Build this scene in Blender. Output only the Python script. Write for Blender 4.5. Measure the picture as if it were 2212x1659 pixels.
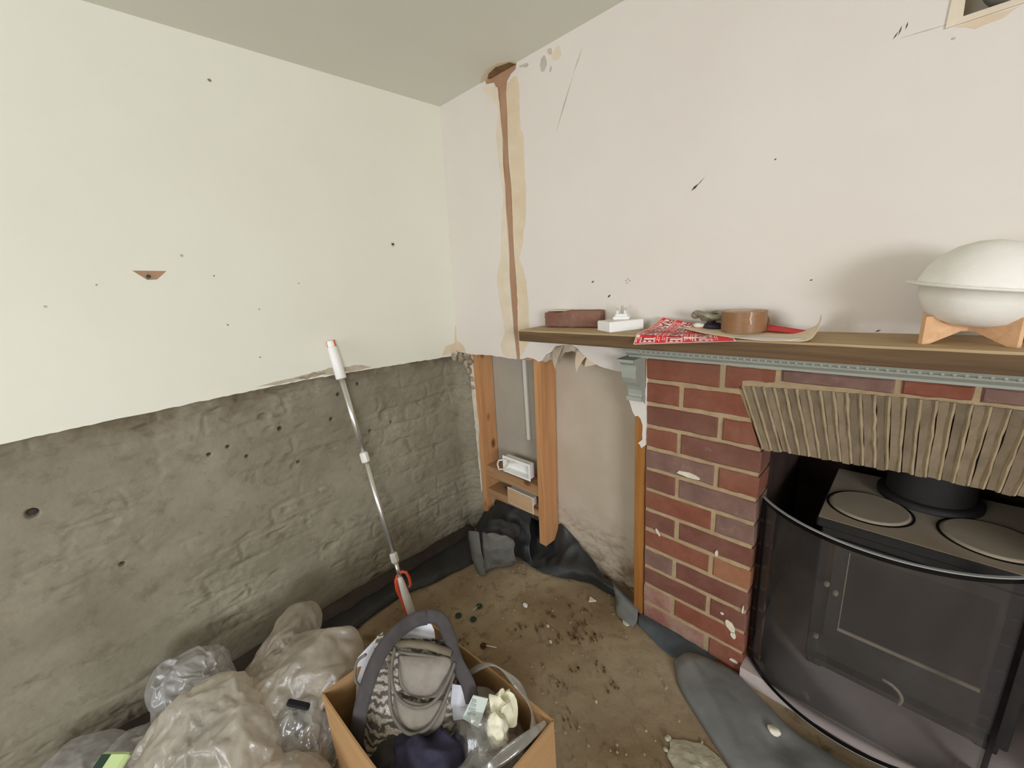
import bpy, bmesh, math, random
import numpy as np
from mathutils import Vector, Matrix, noise as mn
from mathutils.geometry import tessellate_polygon

for o in list(bpy.data.objects): bpy.data.objects.remove(o)
SC = bpy.context.scene
COL = SC.collection
random.seed(7)

# ---------------------------------------------------------------- camera
CAM = Vector((1.4968, -1.1355, 1.2215))
YAW, PIT, ROL, FPX = -0.8071, -0.2464, -0.0711, 859.59
fw = Vector((math.sin(YAW)*math.cos(PIT), math.cos(YAW)*math.cos(PIT), math.sin(PIT)))
rt = fw.cross(Vector((0, 0, 1))).normalized(); up = rt.cross(fw)
c_, s_ = math.cos(ROL), math.sin(ROL)
R_, U_ = c_*rt + s_*up, -s_*rt + c_*up
cd = bpy.data.cameras.new('camera'); cam = bpy.data.objects.new('camera', cd); COL.objects.link(cam)
cd.sensor_width = 36.0; cd.lens = FPX/2212*36.0; cd.clip_start = 0.02
m3 = Matrix((R_, U_, -fw)).transposed()
cam.matrix_world = Matrix.Translation(CAM) @ m3.to_4x4()
SC.camera = cam

# ---------------------------------------------------------------- world, lamps, exposure
w = bpy.data.worlds.new('world'); SC.world = w; w.use_nodes = True
w.node_tree.nodes['Background'].inputs[0].default_value = (0.80, 0.88, 1.0, 1)
w.node_tree.nodes['Background'].inputs[1].default_value = 1.0
def area(name, loc, target, sx, sy, power, colr):
    l = bpy.data.lights.new(name, 'AREA'); l.shape = 'RECTANGLE'; l.size = sx; l.size_y = sy
    l.energy = power; l.color = colr
    o = bpy.data.objects.new(name, l); COL.objects.link(o); o.location = loc
    o.rotation_euler = (Vector(target)-Vector(loc)).to_track_quat('-Z', 'Y').to_euler()
    return o
area('daylight_window_right', (4.56, -2.70, 1.25), (0.0, -1.0, 0.95), 1.25, 0.95, 100, (0.95, 1.0, 1.10))
area('fill_front', (0.8, -3.42, 1.25), (0.8, 0.0, 0.9), 1.1, 0.95, 25, (0.97, 1.0, 1.10))  # weaker fill lamp added from the front, set in an assumed second window
SC.view_settings.view_transform = 'Standard'; SC.view_settings.look = 'None'
SC.view_settings.gamma = 1.0; SC.view_settings.use_curve_mapping = False
SC.view_settings.exposure = -0.10
SC.cycles.max_bounces = 10; SC.cycles.diffuse_bounces = 6; SC.cycles.transparent_max_bounces = 16

# ---------------------------------------------------------------- materials
def srgb(r, g, b):
    f = lambda c: (c/255/12.92) if c/255 <= 0.04045 else ((c/255+0.055)/1.055)**2.4
    return (f(r), f(g), f(b), 1)
class NT:
    def __init__(s, name):
        s.m = bpy.data.materials.new(name); s.m.use_nodes = True; s.t = s.m.node_tree
        s.b = s.t.nodes['Principled BSDF']; s.out = s.t.nodes['Material Output']
        s.tc = s.t.nodes.new('ShaderNodeTexCoord')
    def n(s, k, **kw):
        nd = s.t.nodes.new(k)
        for a, v in kw.items(): setattr(nd, a, v)
        return nd
    def l(s, a, b): s.t.links.new(a, b)
    def mapping(s, scale=(1, 1, 1), rot=(0, 0, 0), src='Object'):
        mp = s.n('ShaderNodeMapping'); mp.inputs['Scale'].default_value = scale; mp.inputs['Rotation'].default_value = rot
        s.l(s.tc.outputs[src], mp.inputs[0]); return mp.outputs[0]
    def noise(s, vec, scale, detail=4, rough=0.55, dist=0.0):
        nd = s.n('ShaderNodeTexNoise'); nd.inputs['Scale'].default_value = scale; nd.inputs['Detail'].default_value = detail
        nd.inputs['Roughness'].default_value = rough; nd.inputs['Distortion'].default_value = dist
        s.l(vec, nd.inputs['Vector']); return nd.outputs['Fac']
    def ramp(s, fac, stops):
        r = s.n('ShaderNodeValToRGB'); e = r.color_ramp.elements
        while len(e) < len(stops): e.new(0.5)
        for i, (p, c) in enumerate(stops): e[i].position = p; e[i].color = c
        s.l(fac, r.inputs[0]); return r.outputs[0]
    def mix(s, fac, a, b, mode='MIX'):
        mx = s.n('ShaderNodeMix', data_type='RGBA', blend_type=mode)
        for i, v in ((0, fac), (6, a), (7, b)):
            if isinstance(v, (int, float, tuple)): mx.inputs[i].default_value = v
            else: s.l(v, mx.inputs[i])
        return mx.outputs[2]
    def bump(s, h, strength=0.3, dist=0.005):
        b = s.n('ShaderNodeBump'); b.inputs['Strength'].default_value = strength; b.inputs['Distance'].default_value = dist
        s.l(h, b.inputs['Height']); s.l(b.outputs[0], s.b.inputs['Normal'])
    def base(s, c):
        if isinstance(c, tuple): s.b.inputs['Base Color'].default_value = c
        else: s.l(c, s.b.inputs['Base Color'])
    def rough(s, r, spec=None, metal=None):
        s.b.inputs['Roughness'].default_value = r
        if spec is not None: s.b.inputs['Specular IOR Level'].default_value = spec
        if metal is not None: s.b.inputs['Metallic'].default_value = metal

def mottled(name, c1, c2, scale=6, rough=0.8, bs=0.25, bd=0.003, bscale=60, spec=0.3, c3=None, metal=None, mscale=(1, 1, 1), rand=0.0, detail=5):
    t = NT(name); v = t.mapping(mscale)
    st = [(0.3, c1), (0.7, c2)] if c3 is None else [(0.28, c1), (0.52, c2), (0.75, c3)]
    col = t.ramp(t.noise(v, scale, detail, 0.6), st)
    if rand:
        oi = t.n('ShaderNodeObjectInfo'); mr = t.n('ShaderNodeMapRange')
        mr.inputs[3].default_value = 1-rand; mr.inputs[4].default_value = 1+rand
        t.l(oi.outputs['Random'], mr.inputs[0])
        hs = t.n('ShaderNodeHueSaturation'); t.l(mr.outputs[0], hs.inputs['Value']); t.l(col, hs.inputs['Color']); col = hs.outputs[0]
    t.base(col); t.rough(rough, spec, metal)
    if bs: t.bump(t.noise(v, bscale, 6, 0.65), bs, bd)
    return t.m

M = {}
M['plaster_l'] = mottled('painted_plaster_cream', srgb(223, 222, 205), srgb(229, 228, 213), 1.6, 0.85, 0.12, 0.001, 160)
M['plaster_r'] = mottled('painted_plaster_white', srgb(216, 208, 198), srgb(221, 214, 204), 1.8, 0.85, 0.12, 0.001, 160)
M['ceil'] = mottled('ceiling_paint', srgb(221, 222, 210), srgb(226, 227, 216), 1.2, 0.9, 0.05, 0.001, 120)
M['filler'] = mottled('bare_filler', srgb(222, 205, 178), srgb(206, 186, 156), 9, 0.9, 0.2, 0.001, 70)
M['filler2'] = mottled('bare_filler_pale', srgb(224, 212, 190), srgb(211, 196, 170), 9, 0.9, 0.2, 0.001, 70)
M['chase'] = mottled('clay_chase', srgb(176, 140, 112), srgb(160, 124, 96), 12, 0.95, 0.4, 0.002, 50)
M['chase_dark'] = mottled('clay_hole', srgb(150, 122, 90), srgb(105, 82, 56), 25, 0.95, 0.6, 0.004, 50)
M['torn'] = mottled('torn_board_paper', srgb(198, 186, 166), srgb(170, 156, 134), 22, 0.9, 0.4, 0.002, 40)
M['chalk'] = mottled('broken_plaster_edge', srgb(226, 218, 198), srgb(205, 194, 170), 30, 0.95, 0.5, 0.002, 90)
M['crumb'] = mottled('crumbling_plaster', srgb(190, 178, 155), srgb(120, 106, 86), 38, 0.95, 0.8, 0.006, 60)
M['mark'] = mottled('dark_mark', srgb(50, 46, 42), srgb(84, 78, 70), 40, 0.9, 0)
M['scuff'] = mottled('grey_scuff', srgb(176, 170, 160), srgb(190, 184, 172), 40, 0.9, 0)
M['scuffd'] = mottled('brown_speck', srgb(110, 98, 84), srgb(140, 128, 110), 40, 0.9, 0)
M['timber'] = None

def wood(name, c1, c2, ck, axis=2, knots=True, sc=1.0, rough=0.7):
    t = NT(name); s = [26*sc]*3; s[axis] = 1.6*sc
    v = t.mapping(tuple(s)); g = t.noise(v, 1.6, 6, 0.6, 0.8)
    col = t.ramp(g, [(0.3, c1), (0.68, c2)])
    if knots:
        s2 = [11]*3; s2[axis] = 6
        vo = t.n('ShaderNodeTexVoronoi'); vo.inputs['Scale'].default_value = 1.0; t.l(t.mapping(tuple(s2)), vo.inputs['Vector'])
        k = t.ramp(vo.outputs['Distance'], [(0.08, (1, 1, 1, 1)), (0.2, (0, 0, 0, 1))])
        col = t.mix(k, col, ck)
    t.base(col); t.rough(rough, 0.3); t.bump(g, 0.25, 0.002)
    return t.m
M['pine'] = wood('pine_timber', srgb(202, 152, 105), srgb(178, 126, 80), srgb(116, 68, 38))
M['pine_x'] = wood('pine_timber_rail', srgb(182, 142, 102), srgb(150, 112, 78), srgb(104, 64, 38), axis=0)
M['pine_dark'] = wood('orange_timber', srgb(170, 116, 56), srgb(142, 92, 42), srgb(100, 58, 30), knots=False)
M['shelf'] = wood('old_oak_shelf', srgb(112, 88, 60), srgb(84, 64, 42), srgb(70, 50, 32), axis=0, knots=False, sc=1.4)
M['shelf_top'] = wood('pale_shelf_top', srgb(190, 166, 130), srgb(166, 142, 108), srgb(70, 50, 32), axis=0, knots=False, sc=1.4)  # same grain in a paler tone, used on the upward face only
M['bamboo'] = wood('pale_beech', srgb(226, 184, 142), srgb(206, 162, 120), srgb(120, 80, 50), axis=0, knots=False, sc=1.5)
M['timber'] = M['pine']

# grey cement wash over brickwork (colour only; the relief is geometry)
t = NT('cement_wash'); v = t.mapping()
col = t.ramp(t.noise(v, 3.2, 6, 0.62), [(0.25, srgb(120, 113, 95)), (0.5, srgb(137, 130, 111)), (0.72, srgb(154, 147, 127))])
fine = t.noise(t.mapping((1, 1, 1.25)), 15, 6, 0.7, 0.3)
col = t.mix(t.ramp(fine, [(0.30, (.8, .8, .8, 1)), (0.46, (0, 0, 0, 1))]), col, srgb(114, 106, 88))
col = t.mix(t.ramp(t.noise(v, 9, 5, 0.7), [(0.66, (0, 0, 0, 1)), (0.78, (0.7, 0.7, 0.7, 1))]), col, srgb(182, 172, 150))
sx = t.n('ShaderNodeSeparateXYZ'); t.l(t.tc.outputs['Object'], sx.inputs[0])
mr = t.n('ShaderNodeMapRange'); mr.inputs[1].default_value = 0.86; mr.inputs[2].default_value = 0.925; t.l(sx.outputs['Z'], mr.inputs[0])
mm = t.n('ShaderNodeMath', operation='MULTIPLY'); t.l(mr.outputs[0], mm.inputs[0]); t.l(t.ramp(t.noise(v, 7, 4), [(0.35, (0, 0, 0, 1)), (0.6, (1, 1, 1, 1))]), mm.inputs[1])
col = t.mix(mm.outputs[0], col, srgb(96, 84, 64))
t.base(col); t.rough(0.85, 0.25); t.bump(t.noise(v, 70, 8, 0.7), 0.5, 0.004); M['wash'] = t.m

# plasterboard seen at the back of the open stud bay, water-stained near the floor
t = NT('stained_board'); v = t.mapping()
col = t.ramp(t.noise(v, 4, 5), [(0.3, srgb(178, 164, 142)), (0.7, srgb(192, 180, 162))])
sx = t.n('ShaderNodeSeparateXYZ'); t.l(t.tc.outputs['Object'], sx.inputs[0])
mr = t.n('ShaderNodeMapRange'); mr.inputs[1].default_value = 0.32; mr.inputs[2].default_value = 0.02; t.l(sx.outputs['Z'], mr.inputs[0])
mm = t.n('ShaderNodeMath', operation='MULTIPLY'); t.l(mr.outputs[0], mm.inputs[0])
t.l(t.ramp(t.noise(t.mapping((1, 1, 2)), 13, 6, 0.65, 0.5), [(0.42, (0, 0, 0, 1)), (0.62, (1, 1, 1, 1))]), mm.inputs[1])
col = t.mix(mm.outputs[0], col, srgb(122, 96, 70))
t.base(col); t.rough(0.9, 0.2); t.bump(t.noise(v, 40, 6), 0.25, 0.002); M['board'] = t.m

# dusty screed floor
t = NT('dusty_screed'); v = t.mapping()
col = t.ramp(t.noise(v, 3.0, 7, 0.6), [(0.28, srgb(122, 102, 76)), (0.5, srgb(144, 125, 97)), (0.72, srgb(172, 154, 126))])
col = t.mix(t.ramp(t.noise(v, 21, 8, 0.72, 0.4), [(0.34, (0.85, 0.85, 0.85, 1)), (0.47, (0, 0, 0, 1))]), col, srgb(98, 78, 54))
col = t.mix(t.ramp(t.noise(v, 1.4, 3), [(0.5, (0, 0, 0, 1)), (0.72, (0.6, 0.6, 0.6, 1))]), col, srgb(172, 158, 134))
t.base(col); t.rough(0.93, 0.2); t.bump(t.noise(v, 45, 9, 0.75), 0.5, 0.005); M['floor'] = t.m

def brickm(name, c1, c2, c3, salt=0.0):
    t = NT(name); v = t.mapping()
    col = t.ramp(t.noise(v, 16, 6, 0.65), [(0.25, c1), (0.5, c2), (0.75, c3)])
    lo = 0.62-0.24*salt
    col = t.mix(t.ramp(t.noise(v, 11, 6, 0.7), [(lo, (0, 0, 0, 1)), (lo+0.20, (0.7, 0.7, 0.7, 1))]), col, srgb(168, 144, 126))
    col = t.mix(t.ramp(t.noise(v, 5, 3), [(0.42, (0, 0, 0, 1)), (0.7, (.35, .35, .35, 1))]), col, srgb(134, 104, 88))
    t.base(col); t.rough(0.88, 0.25); t.bump(t.noise(v, 90, 7, 0.7), 0.5, 0.003); return t.m
M['b_red'] = brickm('red_brick', srgb(116, 68, 50), srgb(130, 78, 60), srgb(142, 92, 72))
M['b_dark'] = brickm('dark_red_brick', srgb(100, 62, 50), srgb(114, 72, 60), srgb(128, 86, 72))
M['b_purple'] = brickm('purple_brown_brick', srgb(108, 82, 72), srgb(122, 94, 84), srgb(138, 108, 96), 0.25)
M['b_orange'] = brickm('orange_brick', srgb(142, 92, 64), srgb(154, 104, 74), srgb(164, 116, 86))
M['b_salt'] = brickm('salt_crusted_brick', srgb(136, 84, 70), srgb(152, 104, 90), srgb(164, 124, 110), 0.85)
M['b_soot'] = brickm('sooty_brick', srgb(78, 62, 52), srgb(98, 80, 68), srgb(120, 100, 86), 0.1)
M['mortar'] = mottled('sandy_mortar', srgb(178, 156, 122), srgb(156, 134, 102), 30, 0.95, 0.6, 0.003, 120)
M['tile'] = mottled('grey_creasing_tile', srgb(112, 98, 78), srgb(134, 118, 96), 24, 0.92, 0.6, 0.003, 100, rand=0.18)
M['rib'] = mottled('pale_joint_mortar', srgb(168, 150, 120), srgb(146, 128, 100), 34, 0.95, 0.6, 0.003, 120)
M['soot'] = mottled('sooty_lining', srgb(44, 32, 27), srgb(70, 50, 40), 9, 0.95, 0.4, 0.004, 40)
M['hearth'] = mottled('dusty_hearth', srgb(188, 174, 168), srgb(168, 154, 148), 8, 0.9, 0.3, 0.002, 60)
M['grey_paint'] = mottled('grey_green_paint', srgb(166, 170, 158), srgb(154, 157, 146), 8, 0.55, 0.1, 0.001, 60)
M['stove'] = mottled('black_stove_iron', srgb(42, 40, 38), srgb(52, 49, 47), 18, 0.6, 0.2, 0.001, 120)
M['stove_dark'] = mottled('stove_interior', srgb(14, 14, 15), srgb(20, 20, 20), 18, 0.7, 0)
M['stove_trim'] = mottled('worn_stove_trim', srgb(150, 138, 118), srgb(128, 116, 98), 20, 0.5, 0)
M['door_dark'] = mottled('dark_stove_glass', srgb(30, 28, 26), srgb(38, 35, 32), 6, 0.45, 0)
M['dust'] = mottled('dust_covered_iron', srgb(186, 170, 148), srgb(172, 156, 134), 7, 0.9, 0.15, 0.001, 90)
M['membrane'] = mottled('black_membrane', srgb(34, 35, 36), srgb(50, 50, 50), 10, 0.42, 0.35, 0.006, 14, spec=0.5)
M['membrane_grey'] = mottled('dusty_membrane', srgb(128, 128, 125), srgb(106, 108, 107), 7, 0.55, 0.3, 0.006, 16, spec=0.45)
M['membrane_mid'] = mottled('worn_membrane', srgb(104, 102, 92), srgb(78, 76, 70), 8, 0.6, 0.4, 0.006, 22, spec=0.4)
M['membrane_brown'] = mottled('dirty_membrane', srgb(66, 54, 46), srgb(46, 40, 36), 9, 0.6, 0.3, 0.006, 16)
M['cardboard'] = mottled('cardboard', srgb(180, 144, 100), srgb(170, 132, 88), 6, 0.85, 0.1, 0.001, 80, mscale=(1, 1, 8))
M['white_pl'] = mottled('white_plastic', srgb(236, 234, 228), srgb(242, 241, 236), 5, 0.35, 0)
M['offwhite_pl'] = mottled('offwhite_plastic', srgb(214, 210, 200), srgb(224, 220, 210), 5, 0.4, 0)
M['alu'] = mottled('brushed_aluminium', srgb(208, 206, 200), srgb(222, 220, 214), 10, 0.32, 0, metal=0.85)
M['pewter'] = mottled('pin_metal', srgb(170, 166, 156), srgb(190, 186, 176), 20, 0.35, 0, metal=0.8)
M['orange_pl'] = mottled('orange_plastic', srgb(232, 100, 66), srgb(222, 88, 56), 6, 0.45, 0)
M['ceramic'] = mottled('white_paper_shell', srgb(238, 235, 226), srgb(228, 224, 214), 14, 0.75, 0.35, 0.002, 55)
M['tape_side'] = mottled('brown_tape', srgb(146, 108, 74), srgb(134, 98, 66), 30, 0.35, 0.1, 0.0005, 60, mscale=(1, 1, 10))
M['tape_edge'] = mottled('tape_edge', srgb(176, 138, 112), srgb(160, 122, 96), 40, 0.5, 0)
M['core'] = mottled('card_core', srgb(214, 184, 160), srgb(196, 160, 134), 20, 0.8, 0)
M['red_label'] = mottled('red_label', srgb(214, 50, 56), srgb(222, 60, 64), 4, 0.55, 0)
M['label_white'] = mottled('label_white', srgb(246, 214, 206), srgb(250, 222, 214), 4, 0.55, 0)
M['label_ink'] = mottled('label_ink', srgb(150, 34, 40), srgb(160, 40, 44), 4, 0.55, 0)
M['backing'] = mottled('cream_backing_paper', srgb(222, 204, 172), srgb(232, 216, 188), 5, 0.7, 0)
M['backing_w'] = mottled('white_backing_paper', srgb(218, 212, 210), srgb(208, 202, 200), 5, 0.7, 0)
M['pewter_toy'] = mottled('tarnished_pewter', srgb(120, 114, 96), srgb(168, 164, 144), 45, 0.45, 0.3, 0.001, 90, metal=0.5)
M['darkobj'] = mottled('dark_rubber', srgb(44, 38, 44), srgb(60, 52, 56), 30, 0.5, 0)
M['paper'] = mottled('white_paper', srgb(224, 224, 228), srgb(212, 212, 218), 5, 0.8, 0.1, 0.001, 30)
M['tissue'] = mottled('cream_tissue', srgb(232, 226, 202), srgb(214, 210, 182), 12, 0.9, 0.5, 0.004, 40)
M['booklet'] = mottled('pale_booklet', srgb(206, 212, 200), srgb(194, 202, 192), 8, 0.7, 0)
M['booklet_print'] = mottled('booklet_print', srgb(150, 160, 158), srgb(176, 184, 178), 60, 0.7, 0)
M['navy'] = mottled('navy_cloth', srgb(66, 63, 84), srgb(50, 48, 66), 20, 0.95, 0.4, 0.002, 120)
M['black_cloth'] = mottled('black_cloth', srgb(22, 22, 26), srgb(34, 33, 36), 20, 0.8, 0.2, 0.002, 80)
M['strap'] = mottled('charcoal_webbing', srgb(78, 73, 72), srgb(64, 60, 60), 30, 0.8, 0.3, 0.001, 300)
M['cord'] = mottled('grey_leather_cord', srgb(118, 112, 102), srgb(98, 93, 86), 30, 0.6, 0)
M['leather'] = mottled('taupe_leather', srgb(126, 118, 108), srgb(150, 141, 130), 24, 0.6, 0.5, 0.004, 22)
M['band'] = mottled('olive_zip_band', srgb(100, 92, 76), srgb(118, 109, 90), 14, 0.6, 0)
M['green_pl'] = mottled('pale_green_plastic', srgb(196, 216, 150), srgb(206, 226, 166), 8, 0.5, 0)
M['green_dk'] = mottled('dark_green_plastic', srgb(38, 58, 46), srgb(50, 70, 56), 20, 0.6, 0)
M['rust'] = mottled('rusty_washer', srgb(92, 46, 24), srgb(70, 36, 20), 40, 0.8, 0)
M['rubble'] = mottled('pale_rubble', srgb(186, 180, 156), srgb(160, 152, 128), 26, 0.95, 0.7, 0.006, 60)
M['pipe_grey'] = mottled('grey_duct', srgb(170, 170, 164), srgb(140, 140, 134), 12, 0.6, 0.2, 0.002, 40)
M['beige_card'] = mottled('beige_cover', srgb(196, 164, 126), srgb(184, 150, 112), 8, 0.8, 0)
M['greytin'] = mottled('grey_tin', srgb(120, 124, 118), srgb(150, 152, 146), 20, 0.5, 0)
M['window_frame'] = mottled('window_frame_paint', srgb(230, 230, 226), srgb(236, 236, 232), 5, 0.5, 0)
M['room_wall'] = mottled('far_wall_paint', srgb(200, 194, 180), srgb(208, 202, 188), 2, 0.9, 0)

# snake print
t = NT('snake_print_leather'); v = t.mapping((0.8, 1.0, 2.2), (0.3, 0.2, 0.5))
wv = t.n('ShaderNodeTexWave', wave_type='BANDS', bands_direction='Z'); wv.inputs['Scale'].default_value = 16; wv.inputs['Distortion'].default_value = 9
wv.inputs['Detail'].default_value = 3; wv.inputs['Detail Scale'].default_value = 2.2; t.l(t.mapping((1, 1, 1), (0.5, 0.3, 0.2)), wv.inputs['Vector'])
vo = t.n('ShaderNodeTexVoronoi', feature='DISTANCE_TO_EDGE'); vo.inputs['Scale'].default_value = 150; t.l(v, vo.inputs['Vector'])
edge = t.ramp(vo.outputs['Distance'], [(0.04, (.45, .45, .45, 1)), (0.2, (1, 1, 1, 1))])
base = t.ramp(wv.outputs['Fac'], [(0.25, srgb(88, 82, 76)), (0.6, srgb(196, 186, 168)), (0.9, srgb(214, 206, 190))])
col = t.mix(edge, srgb(112, 104, 96), base)
t.base(col); t.rough(0.5, 0.4); t.bump(wv.outputs['Fac'], 0.4, 0.003); M['snake'] = t.m

def plastic_film(name, tint, transp, rough=0.25, gloss=0.12):
    t = NT(name); tr = t.n('ShaderNodeBsdfTransparent'); tr.inputs[0].default_value = (0.92, 0.92, 0.9, 1)
    df = t.n('ShaderNodeBsdfDiffuse'); tl = t.n('ShaderNodeBsdfTranslucent'); gl = t.n('ShaderNodeBsdfGlossy')
    v = t.mapping(); nz = t.noise(v, 9, 6, 0.6, 0.8)
    bp = t.n('ShaderNodeBump'); bp.inputs['Strength'].default_value = 0.55; bp.inputs['Distance'].default_value = 0.012; t.l(nz, bp.inputs['Height'])
    for nd in (df, tl, gl): t.l(bp.outputs[0], nd.inputs['Normal'])
    df.inputs[0].default_value = tint; tl.inputs[0].default_value = tint; gl.inputs['Roughness'].default_value = rough
    m1 = t.n('ShaderNodeMixShader'); m1.inputs[0].default_value = 0.4; t.l(df.outputs[0], m1.inputs[1]); t.l(tl.outputs[0], m1.inputs[2])
    m2 = t.n('ShaderNodeMixShader'); t.l(m1.outputs[0], m2.inputs[1]); t.l(tr.outputs[0], m2.inputs[2])
    rr = t.ramp(t.noise(v, 6, 5, 0.6), [(0.3, (transp*0.5,)*3+(1,)), (0.7, (min(1, transp*1.5),)*3+(1,))]); t.l(rr, m2.inputs[0])
    m3 = t.n('ShaderNodeMixShader'); m3.inputs[0].default_value = gloss; t.l(m2.outputs[0], m3.inputs[1]); t.l(gl.outputs[0], m3.inputs[2])
    t.l(m3.outputs[0], t.out.inputs[0]); return t.m
M['film'] = plastic_film('cloudy_polythene', srgb(216, 203, 184), 0.50, .3, .08)
M['film_cool'] = plastic_film('cool_polythene', srgb(200, 197, 194), 0.42, .3, .09)
M['film_white'] = plastic_film('white_polythene', srgb(224, 214, 197), 0.44, .3, .08)
M['film_clear'] = plastic_film('clear_polythene', srgb(206, 202, 194), 0.66, 0.16, 0.12)

t = NT('smoked_glass')
tr = t.n('ShaderNodeBsdfTransparent'); tr.inputs[0].default_value = (0.88, 0.88, 0.88, 1)
gl = t.n('ShaderNodeBsdfGlossy'); gl.inputs['Roughness'].default_value = 0.06
lw = t.n('ShaderNodeFresnel'); lw.inputs[0].default_value = 1.7
mx = t.n('ShaderNodeMixShader'); df = t.n('ShaderNodeBsdfDiffuse'); df.inputs[0].default_value = srgb(150, 146, 146); dm = t.n('ShaderNodeMixShader')
t.l(t.ramp(t.noise(t.mapping(), 5, 5), [(0.3, (.06, .06, .06, 1)), (0.7, (.11, .11, .11, 1))]), dm.inputs[0]); t.l(tr.outputs[0], dm.inputs[1]); t.l(df.outputs[0], dm.inputs[2])
t.l(lw.outputs[0], mx.inputs[0]); t.l(dm.outputs[0], mx.inputs[1]); t.l(gl.outputs[0], mx.inputs[2]); t.l(mx.outputs[0], t.out.inputs[0])
M['smoked'] = t.m
t = NT('window_glass')
tr = t.n('ShaderNodeBsdfTransparent'); gl = t.n('ShaderNodeBsdfGlossy'); gl.inputs['Roughness'].default_value = 0.02
lw = t.n('ShaderNodeFresnel'); lw.inputs[0].default_value = 1.45
mx = t.n('ShaderNodeMixShader'); t.l(lw.outputs[0], mx.inputs[0]); t.l(tr.outputs[0], mx.inputs[1]); t.l(gl.outputs[0], mx.inputs[2]); t.l(mx.outputs[0], t.out.inputs[0])
M['glass'] = t.m
M['black_gloss'] = mottled('black_enamel', srgb(10, 10, 12), srgb(16, 16, 18), 5, 0.2, 0)
M['edge_glass'] = mottled('polished_glass_edge', srgb(176, 178, 176), srgb(150, 152, 150), 5, 0.2, 0)

# ---------------------------------------------------------------- mesh helpers
def link(name, verts, faces, mat, parent=None, smooth=False, mats=None):
    me = bpy.data.meshes.new(name); me.from_pydata([tuple(v) for v in verts], [], [tuple(f) for f in faces]); me.update()
    if smooth: me.polygons.foreach_set('use_smooth', [True]*len(me.polygons))
    o = bpy.data.objects.new(name, me); COL.objects.link(o)
    for mm_ in (mats or [mat]): me.materials.append(mm_)
    if parent: o.parent = parent; o.matrix_parent_inverse = parent.matrix_world.inverted() if parent.type == 'EMPTY' and False else Matrix()
    return o
def thing(name, label, cat, group=None):
    o = bpy.data.objects.new(name, None); COL.objects.link(o); o.empty_display_size = 0.05
    tag(o, label, cat, group); return o
def tag(o, label=None, cat=None, group=None, kind=None):
    if label: o['label'] = label
    if cat: o['category'] = cat
    if group: o['group'] = group
    if kind: o['kind'] = kind
    return o
class MB:
    def __init__(s): s.v = []; s.f = []
    def add(s, v, f):
        n = len(s.v); s.v += [Vector(p) for p in v]; s.f += [tuple(i+n for i in q) for q in f]; return s
    def box(s, lo, hi, M4=None, ch=0.0):
        (a, b, c), (d, e, g) = lo, hi
        bm = bmesh.new(); bmesh.ops.create_cube(bm, size=1)
        for vv in bm.verts: vv.co = Vector(((a+d)/2+vv.co.x*(d-a), (b+e)/2+vv.co.y*(e-b), (c+g)/2+vv.co.z*(g-c)))
        if ch: bmesh.ops.bevel(bm, geom=list(bm.edges), offset=ch, segments=1, affect='EDGES')
        bm.verts.index_update(); vs = [(M4 @ vv.co) if M4 else vv.co.copy() for vv in bm.verts]
        s.add(vs, [[x.index for x in ff.verts] for ff in bm.faces]); bm.free(); return s
    def tube(s, pts, r, seg=10, cap=True, flat=None):
        pts = [Vector(p) for p in pts]; n = len(pts); rs = r if isinstance(r, (list, tuple)) else [r]*n
        up0 = None; vs = []
        for i, p in enumerate(pts):
            d = (pts[min(i+1, n-1)]-pts[max(i-1, 0)]).normalized()
            if up0 is None: up0 = Vector((0, 0, 1)) if abs(d.z) < 0.9 else Vector((1, 0, 0))
            a = d.cross(up0).normalized(); b = a.cross(d).normalized(); up0 = b
            for k in range(seg):
                th = 2*math.pi*k/seg; vs.append(p+rs[i]*(math.cos(th)*a+math.sin(th)*b*(flat or 1)))
        fs = [(i*seg+k, i*seg+(k+1) % seg, (i+1)*seg+(k+1) % seg, (i+1)*seg+k) for i in range(n-1) for k in range(seg)]
        if cap: fs += [tuple(range(seg))[::-1], tuple((n-1)*seg+k for k in range(seg))]
        return s.add(vs, fs)
    def lathe(s, prof, c=(0, 0, 0), seg=32, M4=None, a0=0, a1=2*math.pi):
        full = abs(a1-a0-2*math.pi) < 1e-6; ns = seg if full else seg+1; vs = []
        for (r, z) in prof:
            for k in range(ns):
                a = a0+(a1-a0)*k/seg; p = Vector((c[0]+r*math.cos(a), c[1]+r*math.sin(a), c[2]+z)); vs.append(M4 @ p if M4 else p)
        fs = []
        for i in range(len(prof)-1):
            for k in range(seg):
                k2 = (k+1) % ns; fs.append((i*ns+k, i*ns+k2, (i+1)*ns+k2, (i+1)*ns+k))
        return s.add(vs, fs)
    def slab(s, poly, fn, th):
        """poly: 2D points; fn(a,b,d) -> 3D where d is depth behind the face"""
        n = len(poly); tris = tessellate_polygon([[Vector((a, b, 0)) for a, b in poly]])
        vs = [fn(a, b, 0) for a, b in poly]+[fn(a, b, th) for a, b in poly]
        fs = [tuple(q) for q in tris]+[tuple(i+n for i in q)[::-1] for q in tris]+[(i, (i+1) % n, (i+1) % n+n, i+n) for i in range(n)]
        s.add(vs, fs); return s
    def build(s, name, mat, parent=None, smooth=False, recalc=True, bevel=0):
        o = link(name, s.v, s.f, mat, parent, smooth)
        if recalc:
            bm = bmesh.new(); bm.from_mesh(o.data); bmesh.ops.recalc_face_normals(bm, faces=bm.faces)
            if bevel: bmesh.ops.bevel(bm, geom=list(bm.edges), offset=bevel, segments=2, affect='EDGES')
            bm.to_mesh(o.data); bm.free()
        if smooth: o.data.polygons.foreach_set('use_smooth', [True]*len(o.data.polygons))
        return o
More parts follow.
